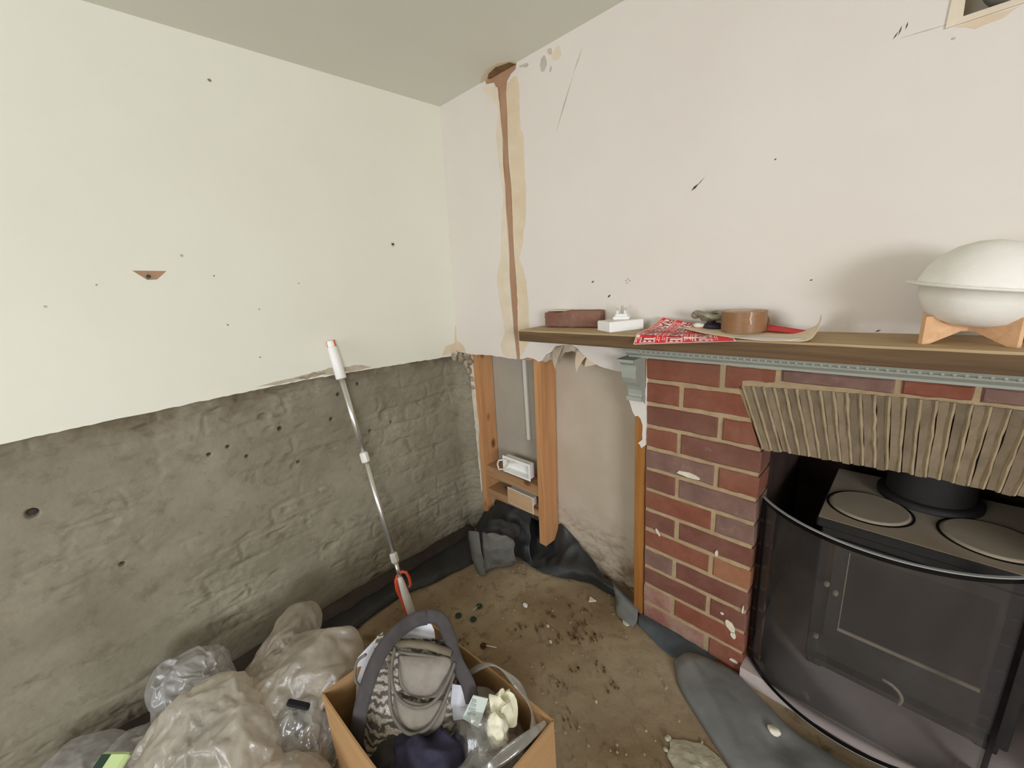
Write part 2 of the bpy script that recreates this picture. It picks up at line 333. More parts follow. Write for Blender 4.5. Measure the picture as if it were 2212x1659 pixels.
def grid(name, fn, nu, nv, mat, parent=None, smooth=True, thick=0.0, closed_u=False):
    vs = [fn(i/(nu-1 if not closed_u else nu), j/(nv-1)) for j in range(nv) for i in range(nu)]
    fs = [(j*nu+i, j*nu+(i+1) % nu, (j+1)*nu+(i+1) % nu, (j+1)*nu+i) for j in range(nv-1) for i in range(nu if closed_u else nu-1)]
    o = link(name, vs, fs, mat, parent, smooth)
    if thick:
        md = o.modifiers.new('thickness', 'SOLIDIFY'); md.thickness = thick; md.offset = 0
    return o
def catmull(pts, t):
    n = len(pts)-1; x = min(max(t, 0), 1)*n; i = min(int(x), n-1); f = x-i
    p = [Vector(pts[max(0, min(n, k))]) for k in (i-1, i, i+1, i+2)]
    return 0.5*((2*p[1])+(p[2]-p[0])*f+(2*p[0]-5*p[1]+4*p[2]-p[3])*f*f+(3*p[1]-p[0]-3*p[2]+p[3])*f*f*f)
def loft(name, curves, nu, nv, mat, parent=None, thick=0.002, amp=0.0, fr=20, seed=0):
    """smooth sheet through several 3D curves"""
    def fn(u, v):
        p = catmull([catmull(c, u) for c in curves], v)
        if amp:
            q = p*fr+Vector((seed, seed*1.7, 0))
            r = 1-abs(mn.noise(q))*2
            p = p+Vector((mn.noise(q+Vector((9, 0, 0))), mn.noise(q+Vector((0, 9, 0))), 0.8*r))*amp
        return p
    return grid(name, fn, nu, nv, mat, parent, True, thick)
def fbm(p, o=4):
    a, s, r = 0.5, 1.0, 0.0
    for _ in range(o): r += a*mn.noise(p*s); a *= 0.5; s *= 2.1
    return r
def blob(name, c, rad, mat, parent=None, sub=4, amp=0.2, fr=8, seed=0, flat_z=None, ridged=True):
    bm = bmesh.new(); bmesh.ops.create_icosphere(bm, subdivisions=sub, radius=1)
    for v in bm.verts:
        d = v.co.normalized(); q = Vector((d.x*rad[0], d.y*rad[1], d.z*rad[2]))*fr+Vector((seed*3.1, seed, seed*7.7))
        k = (1-2.3*abs(mn.noise(q))) if ridged else fbm(q)*2
        f = 1+amp*(0.6*k+0.4*fbm(q*2.3))
        v.co = Vector((c[0]+d.x*rad[0]*f, c[1]+d.y*rad[1]*f, c[2]+d.z*rad[2]*f))
        if flat_z is not None and v.co.z < flat_z: v.co.z = flat_z
    me = bpy.data.meshes.new(name); bm.to_mesh(me); bm.free(); me.materials.append(mat)
    me.polygons.foreach_set('use_smooth', [True]*len(me.polygons))
    o = bpy.data.objects.new(name, me); COL.objects.link(o)
    if parent: o.parent = parent
    return o

# surfaces of the two walls in view (an old cottage: neither is quite plumb)
CH = 1.938
def WR(x, z, d=0.0): return Vector((x, -0.0379+0.0413*x+0.0269*(z-0.93)+d, z))
def WL(y, z, d=0.0): return Vector((0.0136*(z-0.93)+0.0018*y-d, y, z))

# ================================================================= SETTING
def floor_fn(u, v):
    x = -0.12+1.9*u; y = -1.9+2.02*v
    return Vector((x, y, 0.005*fbm(Vector((x*5, y*5, 0)))+0.004*fbm(Vector((x*23, y*23, 3)), 5)-0.003))
fl = grid('floor', floor_fn, 190, 200, M['floor']); fl['kind'] = 'structure'
mb = MB()
for (x0, x1, y0, y1) in ((1.78, 4.7, -3.5, 0.12), (-0.12, 1.78, -3.5, -1.9)): mb.box((x0, y0, -0.05), (x1, y1, -0.003))
fr_ = mb.build('screed_beyond', M['floor'], fl)

tag(MB().box((-0.15, -3.5, CH), (4.7, 0.3, CH+0.06)).build('ceiling', M['ceil']), kind='structure')

# left wall: painted plaster above, cement-washed brick below
def jag(pts, n, a, seed):
    out = []
    for i in range(len(pts)-1):
        (x0, z0), (x1, z1) = pts[i], pts[i+1]
        k = max(1, int(math.hypot(x1-x0, z1-z0)/n))
        for j in range(k):
            f = j/k; x, z = x0+(x1-x0)*f, z0+(z1-z0)*f
            out.append((x+a*mn.noise(Vector((x*60, z*60, seed))), z+a*1.6*mn.noise(Vector((x*45, z*45, seed+5)))))
    out.append(pts[-1]); return out
lo = [(-3.45, 0.935), (-1.376, 0.936), (-1.131, 0.940), (-0.914, 0.943), (-0.70, 0.943), (-0.60, 0.939), (-0.457, 0.934), (-0.28, 0.927), (-0.107, 0.918), (0.0, 0.915)]
poly = jag(lo, 0.012, 0.0017, 2)+[(0.02, CH+0.01), (-3.45, CH+0.01)]
wl = MB().slab(poly, WL, 0.013).build('wall_left', M['plaster_l']); tag(wl, kind='structure')

def wash_h(y, z):
    zz = z+0.010*mn.noise(Vector((y*5, z*3, 1)))+0.006*mn.noise(Vector((y*19, z*15, 7))); r = zz/0.075; row = math.floor(r); fz = r-row
    yy = (y+(0.11 if row % 2 else 0.0)+0.03*mn.noise(Vector((y*6, z*11, 4))))/0.225; fy = yy-math.floor(yy)
    dz = min(fz, 1-fz)*0.075; dy = min(fy, 1-fy)*0.225; d = min(dz, dy*1.1)
    sm = lambda e: max(0, min(1, e))
    j = sm((d-0.002)/0.012); j = j*j*(3-2*j)
    cell = mn.noise(Vector((math.floor(yy)*3.7, row*5.3, 0)))
    k = sm(0.10+0.62*sm((y+1.35)/1.2)+1.3*mn.noise(Vector((y*4.2, z*6.1, 8))))
    h = k*(0.0036*(j-1)+0.0022*cell)+0.005*fbm(Vector((y*7, z*10, 2)), 5)+(0.0010+0.0060*k)*fbm(Vector((y*26, z*38, 6)), 4)
    pit = mn.noise(Vector((y*17, z*34, 11)))
    if pit > 0.38: h -= k*(pit-0.38)*0.035
    return h
holes = [(-1.391, 0.745, .0085), (-0.814, 0.791, .005), (-0.78, 0.652, .004), (-1.02, 0.769, .004), (-0.969, 0.778, .0035), (-0.926, 0.729, .0035), (-1.275, 0.525, .004), (-0.642, 0.776, .004), (-0.407, 0.692, .004), (-0.501, 0.684, .004), (-0.60, 0.862, .005), (-0.52, 0.885, .004)]
def wash_fn(u, v):
    y = -1.9+1.93*u; z = -0.02+0.975*v
    h = wash_h(y, z)
    for (a, b, r) in holes:
        d = math.hypot(y-a, z-b)
        if d < r*1.6: h -= 0.03*max(0, 1-(d/(r*1.6))**2)
    c = max(0, (y+0.075)/0.075)
    if y > -0.075: h += 0.05*c*c+0.012*c*fbm(Vector((y*70, z*50, 3)))
    return Vector((-0.012+h+0.0136*(z-0.93)*(z > .93), y, z))
wf = grid('cement_washed_brickwork', wash_fn, 620, 310, M['wash'], wl)
MB().box((-0.06, -3.45, -0.02), (-0.012, -1.9, 0.93)).box((-0.08, -1.95, -0.02), (-0.045, 0.1, CH)).box((-0.06, -3.45, 0.94), (-0.015, 0.0, CH)).build('wall_core', M['wash'], wl)
mb = MB()                                             # holes drilled through the wash
for (a, b, r) in holes: mb.slab([(a+r*math.cos(k), b+r*.9*math.sin(k)) for k in [i*math.pi/4 for i in range(8)]], lambda y, z, d: Vector((-0.0245-d, y, z)), 0.002)
mb.build('drill_hole_bottoms', M['mark'], wl)
def patch(parent, name, pts, fn, mat, d=-0.0006, th=0.0012, jg=0.004, step=0.012, seed=0):
    return MB().slab(jag(pts+[pts[0]], step, jg, seed)[:-1], lambda a, b, e: fn(a, b, d+e), th).build(name, mat, parent)
# plaster flaked off along the bottom edge behind the pole
patch(wl, 'flaked_paint', [(-0.86, 0.950), (-0.80, 0.957), (-0.70, 0.961), (-0.62, 0.970), (-0.50, 0.957), (-0.46, 0.944), (-0.52, 0.940), (-0.60, 0.944), (-0.70, 0.948), (-0.80, 0.947)], WL, M['torn'], seed=3)
patch(wl, 'flaked_paint', [(-0.74, 0.955), (-0.66, 0.962), (-0.63, 0.951), (-0.70, 0.948)], WL, M['crumb'], d=-0.001, jg=0.006, seed=9)
patch(wl, 'plaster_repair', [(-0.125, 0.93), (-0.10, 0.965), (-0.05, 0.975), (-0.035, 1.06), (-0.02, 1.11), (-0.004, 1.13), (-0.002, 0.93)], WL, M['filler'], seed=4)
for (y, z, r, q) in ((-0.801, 1.832, .0045, 'scuffd'), (-1.046, 1.309, .009, 'crumb'), (-0.301, 1.403, .009, 'filler'), (-1.15, 1.292, 0.0018, 'scuffd'), (-0.899, 1.305, 0.0021, 'scuffd'), (-0.894, 1.159, 0.0024, 'scuffd'), (-0.669, 1.272, 0.0018, 'scuffd'), (-0.963, 1.363, .004, 'scuff'), (-0.828, 1.046, 0.0024, 'scuffd'), (-0.801, 1.198, 0.0018, 'scuffd'), (-1.249, 1.246, .003, 'scuff')):
    pts = [(y+r*(1+.4*mn.noise(Vector((k, y*9, z))))*math.cos(k*math.pi/4), z+r*(1+.4*mn.noise(Vector((k, z*9, y))))*math.sin(k*math.pi/4)) for k in range(8)]
    MB().slab(pts, lambda a, b, e: WL(a, b, -0.0008+e), 0.0015).build('paint_chip' if q not in ('crumb', 'filler') else 'screw_hole', M[q], wl)
MB().slab([(-1.075, 1.325), (-1.005, 1.322), (-1.03, 1.300), (-1.05, 1.30)], lambda a, b, e: WL(a, b, -0.0005+e), 0.001).build('torn_patch', M['chase'], wl)
for (y, z) in ((-0.301, 1.403), (-1.046, 1.309)):
    MB().lathe([(0, 0), (.0045, 0), (.0045, .004), (0, .004)], seg=10, M4=Matrix.Translation(WL(y, z, -0.001)) @ Matrix.Rotation(math.pi/2, 4, 'Y')).build('wall_plug', M['mark'], wl)

# chimney-side wall: plasterboard cut away below the shelf, chased for a cable on the left
pl = [(-0.02, 0.915), (0.005, 0.932), (0.05, 0.930), (0.095, 0.925), (0.16, 0.928), (0.222, 0.930), (0.331, 0.926), (0.371, 0.925)]
pl = jag(pl, 0.01, 0.0016, 6)+[(0.361, 1.066), (0.356, 1.16), (0.353, 1.245), (0.357, 1.33), (0.356, 1.414), (0.352, 1.50), (0.353, 1.576), (0.348, 1.65), (0.353, 1.73), (0.348, 1.79), (0.346, 1.835), (0.338, 1.89), (0.325, 1.917), (0.285, 1.925), (0.28, CH+0.01), (-0.02, CH+0.01)]
pr = [(0.925, 0.985), (0.9215, 0.984), (0.9215, 0.70), (0.921, 0.684), (0.907, 0.671), (0.902, 0.684), (0.895, 0.687), (0.910, 0.70), (0.910, 0.751), (0.903, 0.771), (0.894, 0.779), (0.884, 0.776), (0.874, 0.789), (0.867, 0.812), (0.859, 0.834), (0.867, 0.852), (0.855, 0.88), (0.841, 0.909), (0.848, 0.914), (0.846, 0.917), (0.796, 0.922), (0.752, 0.930), (0.715, 0.945), (0.69, 0.963), (0.665, 0.985), (0.64, 0.998), (0.6, 0.995), (0.565, 0.985), (0.547, 0.966), (0.525, 0.955), (0.501, 0.930), (0.485, 0.925), (0.46, 0.934), (0.432, 0.937), (0.41, 0.930), (0.391, 0.926)]
pr = jag(pr, 0.008, 0.0016, 16)+[(0.386, 1.066), (0.391, 1.15), (0.390, 1.242), (0.385, 1.33), (0.384, 1.41), (0.387, 1.49), (0.386, 1.569), (0.380, 1.65), (0.380, 1.723), (0.383, 1.80), (0.382, 1.867), (0.39, 1.90), (0.41, 1.915), (0.43, 1.92), (0.44, CH+0.01),
     (1.47, CH+0.01), (1.47, 1.62), (1.60, 1.62), (1.60, CH+0.01), (4.65, CH+0.01), (4.65, -0.02), (2.26, -0.02), (2.26, 0.985)]
wb = MB().slab(pl, WR, 0.013).slab(pr, WR, 0.013).build('wall_back', M['plaster_r']); tag(wb, kind='structure')
MB().slab([(0.24, 0.925), (0.45, 0.925), (0.45, CH), (0.24, CH)], lambda a, b, d: WR(a, b, 0.0035+d), 0.02).build('chase_backing', M['chase'], wb)
MB().slab([(0.9, 0.99), (4.65, 0.99), (4.65, CH), (0.9, CH)], lambda a, b, d: WR(a, b, 0.10+d), 0.03).build('wall_core', M['soot'], wb)
MB().box((-0.05, 0.088, -0.03), (0.925, 0.10, 1.1)).build('back_board', M['board'], wb)
MB().box((-0.05, 0.0865, -0.03), (0.40, 0.088, 1.1)).build('left_bay_grey_board', mottled('grey_board', srgb(172, 164, 148), srgb(160, 152, 138), 5, 0.9, 0.2, 0.002, 40), wb)  # greyer board facing across the left stud bay
patch(wb, 'bare_filler_strip', [(0.3905, 0.93), (0.443, 1.00), (0.446, 1.154), (0.436, 1.24), (0.425, 1.28), (0.408, 1.309), (0.43, 1.36), (0.436, 1.404), (0.447, 1.43), (0.451, 1.464), (0.455, 1.54), (0.453, 1.616), (0.455, 1.66), (0.453, 1.718), (0.441, 1.735), (0.443, 1.847), (0.438, 1.897), (0.42, 1.905), (0.392, 1.89), (0.384, 1.867), (0.382, 1.723), (0.388, 1.569), (0.386, 1.41), (0.392, 1.242), (0.388, 1.066)], WR, M['filler'], jg=0.003, seed=21)
patch(wb, 'bare_filler_strip', [(0.367, 0.93), (0.30, 0.93), (0.285, 0.98), (0.315, 1.03), (0.305, 1.10), (0.29, 1.17), (0.285, 1.25), (0.315, 1.33), (0.319, 1.385), (0.33, 1.47), (0.345, 1.546), (0.332, 1.612), (0.324, 1.753), (0.335, 1.80), (0.341, 1.837), (0.30, 1.885), (0.27, 1.905), (0.272, 1.925), (0.345, 1.895), (0.352, 1.73), (0.352, 1.576), (0.354, 1.414), (0.351, 1.245), (0.359, 1.066)], WR, M['filler2'], jg=0.003, seed=33)
patch(wb, 'corner_repair', [(0.004, 0.934), (0.004, 0.985), (0.03, 0.975), (0.055, 0.95), (0.06, 0.932)], WR, M['filler'], seed=41)
# hole where the chase meets the ceiling
MB().slab([(0.262, -0.004), (0.30, -0.03), (0.345, -0.047), (0.40, -0.045), (0.435, -0.022), (0.437, 0.012), (0.36, 0.022), (0.28, 0.018)], lambda a, b, d: Vector((a, b, CH-0.0005-d)), 0.001).build('ceiling_hole_stain', M['filler2'], wb)
MB().slab([(0.30, -0.004), (0.33, -0.024), (0.375, -0.033), (0.425, -0.016), (0.43, 0.012), (0.32, 0.02)], lambda a, b, d: Vector((a, b, CH-0.0012-d)), 0.001).build('ceiling_hole', M['chase_dark'], wb)
o = MB().slab([(0.262, 1.934), (0.275, 1.921), (0.31, 1.918), (0.335, 1.90), (0.345, 1.85), (0.387, 1.85), (0.40, 1.90), (0.425, 1.912), (0.435, 1.937), (0.30, 1.937)], lambda a, b, d: WR(a, b, 0.006+d), 0.003).build('broken_plaster', M['chase_dark'], wb)
# torn paper face over the cut
patch(wb, 'torn_board_paper', [(0.490, 0.922), (0.52, 0.955), (0.545, 0.972), (0.565, 0.992), (0.60, 1.001), (0.64, 1.003), (0.67, 0.990), (0.70, 0.966), (0.735, 0.944), (0.72, 0.936), (0.70, 0.932), (0.68, 0.915), (0.668, 0.945), (0.66, 0.968), (0.63, 0.972), (0.60, 0.966), (0.585, 0.945), (0.575, 0.918), (0.56, 0.930), (0.53, 0.934), (0.51, 0.920)], lambda a, b, e: WR(a, b, 0.0125+e), M['torn'], d=0, jg=0.002, seed=52)
def flap(c0, c1, tip, bulge, mat):
    def fn(u, v):
        a = Vector(c0).lerp(Vector(c1), u); p = a.lerp(Vector(tip), v); return p+Vector((0, -bulge*math.sin(v*math.pi*.8), 0))
    return grid('hanging_paper_flap', fn, 8, 8, mat, wb, True, 0.001)
flap(WR(.545, .978, .010), WR(.60, .998, .010), WR(.575, .905, -.006), .012, M['torn'])
flap(WR(.655, .985, .010), WR(.70, .966, .010), WR(.672, .905, -.008), .016, M['filler'])
flap(WR(.70, .966, .010), WR(.75, .938, .010), WR(.70, .925, -.004), .008, M['filler'])
# ragged old plaster between left wall and first stud
rag = [(0.045, 0.935)]+[(0.062+0.006*mn.noise(Vector((k*1.7, 0, 0))), 0.93-0.016*k) for k in range(0, 26)]+[(0.05, 0.50), (0.046, 0.42), (0.044, 0.34), (0.040, 0.22), (0.034, 0.20)]+[(0.036+0.005*mn.noise(Vector((k*1.1, 5, 0))), 0.24+0.02*k) for k in range(0, 34)]
MB().slab(rag, lambda a, b, d: Vector((a, -0.006+d, b)), 0.012).build('ragged_plaster_edge', M['chalk'], wb)
for i, (x, y, z, r) in enumerate(((.022, -.04, .905, .018), (.045, -.022, .915, .017), (.03, -.02, .875, .016), (.055, -.012, .885, .013), (.04, -.014, .84, .013), (.05, -.008, .80, .01), (.02, -.075, .915, .012), (.052, -.008, .76, .008))):
    blob('crumbling_plaster_lump', (x, y, z), (r, r*.7, r*1.2), M['crumb'], wb, 3, 0.55, 60, i)

# marks on the wall: pencil strokes, chips, scuffs
def stroke(parent, p0, p1, wd, mat, fn=WR, nm='wall_mark'):
    p0, p1 = Vector(p0), Vector(p1); d = (p1-p0); n = Vector((-d.y, d.x)).normalized()*wd/2; m_ = (p0+p1)/2
    MB().slab([tuple(p0), tuple(m_-n), tuple(p1), tuple(m_+n)], lambda a, b, e: fn(a, b, -0.0006+e), 0.001).build(nm, mat, parent)
stroke(wb, (1.028, 1.426), (1.046, 1.440), .006, M['mark']); stroke(wb, (1.040, 1.434), (1.06, 1.452), .0016, M['mark'])
stroke(wb, (0.722, 1.206), (0.733, 1.212), .005, M['mark']); stroke(wb, (0.782, 1.157), (0.793, 1.166), .006, M['mark'])
for q in ((.842, 1.205), (.850, 1.209), (.846, 1.198), (.855, 1.203)): stroke(wb, q, (q[0]+.005, q[1]+.004), .0018, M['mark'])
stroke(wb, (0.695, 1.880), (0.662, 1.825), .004, M['scuff']); stroke(wb, (0.66, 1.82), (0.595, 1.69), .005, M['scuff'])
stroke(wb, (1.212, 1.456), (1.217, 1.459), .003, M['mark']); stroke(wb, (1.305, 1.181), (1.311, 1.183), .003, M['mark']); stroke(wb, (1.431, 1.066), (1.440, 1.071), .003, M['mark'])
stroke(wb, (1.402, 1.622), (1.472, 1.618), .0016, M['scuff']); stroke(wb, (1.392, 1.624), (1.398, 1.634), .002, M['mark']); stroke(wb, (1.399, 1.628), (1.402, 1.642), .002, M['mark']); stroke(wb, (1.408, 1.634), (1.410, 1.645), .002, M['mark'])
for (x, z, rx, rz, mt) in ((.55, 1.895, .014, .02, 'scuff'), (.60, 1.902, .02, .018, 'filler2'), (.575, 1.915, .01, .012, 'torn'), (.575, 1.87, .004, .008, 'scuff'), (.47, 1.916, .022, .008, 'scuff'), (1.475, 1.597, .004, .004, 'scuff')):
    patch(wb, 'paint_chip', [(x+rx*math.cos(k*math.pi/4), z+rz*math.sin(k*math.pi/4)) for k in range(8)], WR, M[mt], jg=0.006, step=0.006, seed=x*50)
# recess near the ceiling at the right with a duct end in it
mb = MB(); th = 0.02
mb.box((1.455, 0.05, 1.60), (1.615, 0.13, 1.62)).box((1.455, 0.05, 1.62), (1.472, 0.13, CH)).box((1.60, 0.05, 1.62), (1.615, 0.13, CH)).box((1.455, 0.128, 1.60), (1.615, 0.14, CH))
mb.build('recess_lining', M['chalk'], wb)
MB().slab([(1.462, 1.612), (1.62, 1.612), (1.62, 1.622), (1.482, 1.622), (1.480, 1.70), (1.466, 1.70)], lambda a, b, e: WR(a, b, -0.003+e), 0.006).build('recess_broken_edge', M['filler2'], wb)
patch(wb, 'recess_filler', [(1.474, 1.611), (1.50, 1.598), (1.53, 1.600), (1.548, 1.610)], WR, M['filler'], jg=0.002, seed=5)
MB().lathe([(.042, -.02), (.05, 0), (.046, .05), (.0, .05)], seg=24, M4=Matrix.Translation((1.548, 0.072, 1.668)) @ Matrix.Rotation(math.pi/2, 4, 'X')).build('duct_end', M['pipe_grey'], wb, smooth=True)

# unseen half of the room, with the right window and a front one added for the fill lamp
wr_ = MB().box((4.6, -3.5, 0), (4.7, -3.40, CH)).box((4.6, -2.0, 0), (4.7, 0.3, CH)).box((4.6, -3.40, 0), (4.7, -2.0, 0.72)).box((4.6, -3.40, 1.78), (4.7, -2.0, CH)).build('wall_right', M['room_wall']); tag(wr_, kind='structure')
wf_ = MB().box((-0.1, -3.55, 0), (0.2, -3.45, CH)).box((1.4, -3.55, 0), (4.7, -3.45, CH)).box((0.2, -3.55, 0), (1.4, -3.45, 0.72)).box((0.2, -3.55, 1.78), (1.4, -3.45, CH)).build('wall_front', M['room_wall']); tag(wf_, kind='structure')
def window(n, lo, hi, ax):
    mb = MB(); a0, a1 = lo[ax], hi[ax]; z0, z1 = lo[2], hi[2]; o_ = 1-ax; d0, d1 = lo[o_], hi[o_]
    def bx(p, q, r, s): 
        A = [0, 0, r]; B = [0, 0, s]; A[ax], B[ax], A[o_], B[o_] = p, q, d0, d1; mb.box(A, B)
    bx(a0, a1, z0, z0+.05); bx(a0, a1, z1-.05, z1); bx(a0, a0+.05, z0+.05, z1-.05); bx(a1-.05, a1, z0+.05, z1-.05); bx((a0+a1)/2-.025, (a0+a1)/2+.025, z0+.05, z1-.05)
    o = mb.build('window_%d' % n, M['window_frame']); tag(o, kind='structure')
    for q0, q1 in ((a0+.05, (a0+a1)/2-.025), ((a0+a1)/2+.025, a1-.05)):
        A = [0, 0, z0+.05]; B = [0, 0, z1-.05]; A[ax], B[ax] = q0, q1; A[o_] = (d0+d1)/2-.003; B[o_] = (d0+d1)/2+.003
        MB().box(A, B).build('pane', M['glass'], o)
window(1, (4.62, -3.40, .72), (4.68, -2.0, 1.78), 1); window(2, (.2, -3.53, .72), (1.4, -3.47, 1.78), 0)

# ================================================================= OPEN STUDWORK
sf = thing('stud_frame', 'exposed orange pine stud framework left of the brick fireplace', 'framing')
def post(x0t, x1t, x0b, x1b, zb, zt, mat, y0=-0.003, y1=0.086):
    vs = [(x0b, y0, zb), (x1b, y0, zb), (x1b, y1, zb), (x0b, y1, zb), (x0t, y0, zt), (x1t, y0, zt), (x1t, y1, zt), (x0t, y1, zt)]
    return MB().add(vs, [(0, 1, 2, 3), (4, 5, 6, 7), (0, 1, 5, 4), (1, 2, 6, 5), (2, 3, 7, 6), (3, 0, 4, 7)]).build('stud', mat, sf, bevel=0.0015)
post(0.066, 0.104, 0.036, 0.074, 0.0, 0.985, M['pine'], y1=0.084)
post(0.446, 0.484, 0.420, 0.458, 0.083, 0.985, M['pine'])
post(0.882, 0.918, 0.882, 0.914, 0.012, 0.985, M['pine_dark'])
def rail(z0, z1, zr0, zr1, y0, y1, x0=0.062, x1=0.43):
    vs = [(x0, y0, z0), (x1, y0, zr0), (x1, y1, zr0), (x0, y1, z0), (x0, y0, z1), (x1, y0, zr1), (x1, y1, zr1), (x0, y1, z1)]
    return MB().add(vs, [(0, 1, 2, 3), (4, 5, 6, 7), (0, 1, 5, 4), (1, 2, 6, 5), (2, 3, 7, 6), (3, 0, 4, 7)]).build('rail', M['pine_x'], sf, bevel=0.0015)
rail(0.312, 0.366, 0.312, 0.362, 0.004, 0.084)
rail(0.195, 0.240, 0.214, 0.256, 0.000, 0.084, 0.05, 0.426)
cn = MB().box((0.306, 0.074, 0.53), (0.325, 0.086, 0.97)).build('cable_conduit', M['offwhite_pl'], bevel=0.001); tag(cn, 'thin white cable conduit fixed upright to the grey board between studs', 'conduit')

def backbox(name, label, x0, x1, z0, z1, yf, rotz, cover, mat):
    t_ = thing(name, label, 'electrical box', None); w_, h_ = x1-x0, z1-z0; d = 0.035; k = 0.004
    T = Matrix.Translation((x0, yf, z0)) @ Matrix.Rotation(rotz, 4, 'Z') @ Matrix.Rotation(math.radians(1.5), 4, 'Y')
    mb = MB(); mb.box((0, 0, 0), (w_, d, k), T).box((0, 0, h_-k), (w_, d, h_), T).box((0, 0, k), (k, d, h_-k), T).box((w_-k, 0, k), (w_, d, h_-k), T).box((k, d-k, k), (w_-k, d, h_-k), T)
    mb.box((-.006, 0, -.006), (w_+.006, .003, 0), T).box((-.006, 0, h_), (w_+.006, .003, h_+.006), T).box((-.006, 0, 0), (0, .003, h_), T).box((w_, 0, 0), (w_+.006, .003, h_), T)
    mb.build('casing', mat, t_)
    for xx in (.012, w_-.012): MB().lathe([(0, 0), (.005, 0), (.005, .02), (0, .02)], seg=10, M4=T @ Matrix.Translation((xx, .012, h_/2)) @ Matrix.Rotation(-math.pi/2, 4, 'X')).build('fixing_lug', mat, t_)
    if cover: MB().box((-.002, -.003, -.002), (w_+.002, -.0002, h_+.002), T, 0.0008).build('cover', M['beige_card'], t_)
    return t_, T
bt, T = backbox('socket_back_box', 'open white plastic socket box on the upper timber rail', .219, .372, .380, .449, -.002, math.radians(3), False, M['white_pl'])
mb = MB(); mb.tube([T @ Vector(p) for p in ((.012, .028, .05), (.01, -.002, .058), (-.02, -.012, .05), (-.034, -.008, .025), (-.02, -.014, .004), (.01, -.006, .012), (.03, .006, .045), (.06, .010, .052), (.075, .02, .056))], .0042, 8)
tag(mb.build('cable_loop', M['offwhite_pl'], smooth=True), 'short grey-white cable loop coming out of open white socket box', 'cable')
backbox('covered_back_box', 'socket box with a beige front cover on lower timber rail', .240, .386, .226, .296, -.006, math.radians(2), True, M['offwhite_pl'])

# ================================================================= BRICK FIREPLACE
fp = thing('brick_fireplace', 'red brick fireplace with a fanned tile arch under the shelf', 'fireplace')
X0 = 0.918; PX = X0+0.3275; CXF = 1.573; PXR = 2*CXF-PX; X1 = 2*CXF-X0
def arch_x(z): return PX+0.003-(0.060)*(z-0.754)/0.158
cols = {'r': 'b_red', 'd': 'b_dark', 'p': 'b_purple', 'o': 'b_orange', 's': 'b_salt', 'k': 'b_soot'}
#            per row from the top: colours of (first, second) brick
rowcol = ['rr', 'rr', 'dr', 'rd', 'pr', 'dp', 'rp', 'dd', 'ro', 'pd', 'dd', 'sr', 'sr']
def brick(xa, xb, za, zb, mat, slant=False, mirror=False, y0=None, y1=0.1):
    j = lambda a: random.uniform(-a, a)
    y0 = j(0.0018) if y0 is None else y0
    f = (lambda x: 2*CXF-x) if mirror else (lambda x: x)
    xt, xl = (arch_x(zb)-0.008, arch_x(za)-0.008) if slant else (xb, xb)
    nx = 5
    vs = []; 
    for yy, off in ((y0+0.0035, 0.0), (y0, 0.0035), (y1, 0.0)):
        for k in range(nx+1):
            t_ = k/nx
            for (x_l, x_r, z) in ((xa, xl, za+off), (xa, xt, zb-off)):
                x = (x_l+off)+(x_r-x_l-2*off)*t_
                vs.append((f(x)+j(.0012), yy+j(.0005), z+j(.0016)))
    n = (nx+1)*2; fs = []
    for k in range(nx):
        a, b, c, d = 2*k, 2*k+2, 2*k+3, 2*k+1
        fs += [(n+a, n+b, n+c, n+d), (2*n+d, 2*n+c, 2*n+b, 2*n+a)]
        for L0, L1 in ((0, 1), (0, 2)):
            fs += [(L0*n+a, L0*n+b, L1*n+b, L1*n+a), (L0*n+d, L1*n+d, L1*n+c, L0*n+c)]
    for L0, L1 in ((0, 1), (0, 2)):
        fs += [(L0*n, L1*n, L1*n+1, L0*n+1), (L0*n+2*nx, L0*n+2*nx+1, L1*n+2*nx+1, L1*n+2*nx)]
    o = MB().add(vs, fs).build('brick', M[cols[mat]], fp)
    return o
for mir in (False, True):
    for r in range(13):
        zb = 0.9-0.075*(r-1)-0.0060; za = zb-0.063
        if r == 12: za = -0.012
        sj = 0.22 if r % 2 == 0 else 0.1075
        sj += random.uniform(-.003, .003)
        a = (X0, X0+sj-0.0062); b = (X0+sj+0.0065, PX)
        if r == 0: b = (X0+sj+0.0065, 1.262)
        if mir: za += .0
        brick(a[0], a[1], za, zb, rowcol[r][0], mirror=mir)
        brick(b[0], b[1], za, zb, rowcol[r][1], slant=(r in (1, 2)), mirror=mir)
xs = [1.274, 1.48, 1.585, 1.80]                       # top course over the arch
for i, (a, b) in enumerate(((1.274, 1.476), (1.487, 1.587), (1.597, 1.70), (1.71, 1.872))): brick(a, b, 0.940, 0.970, 'pkpr'[i] if i != 1 else 'r')
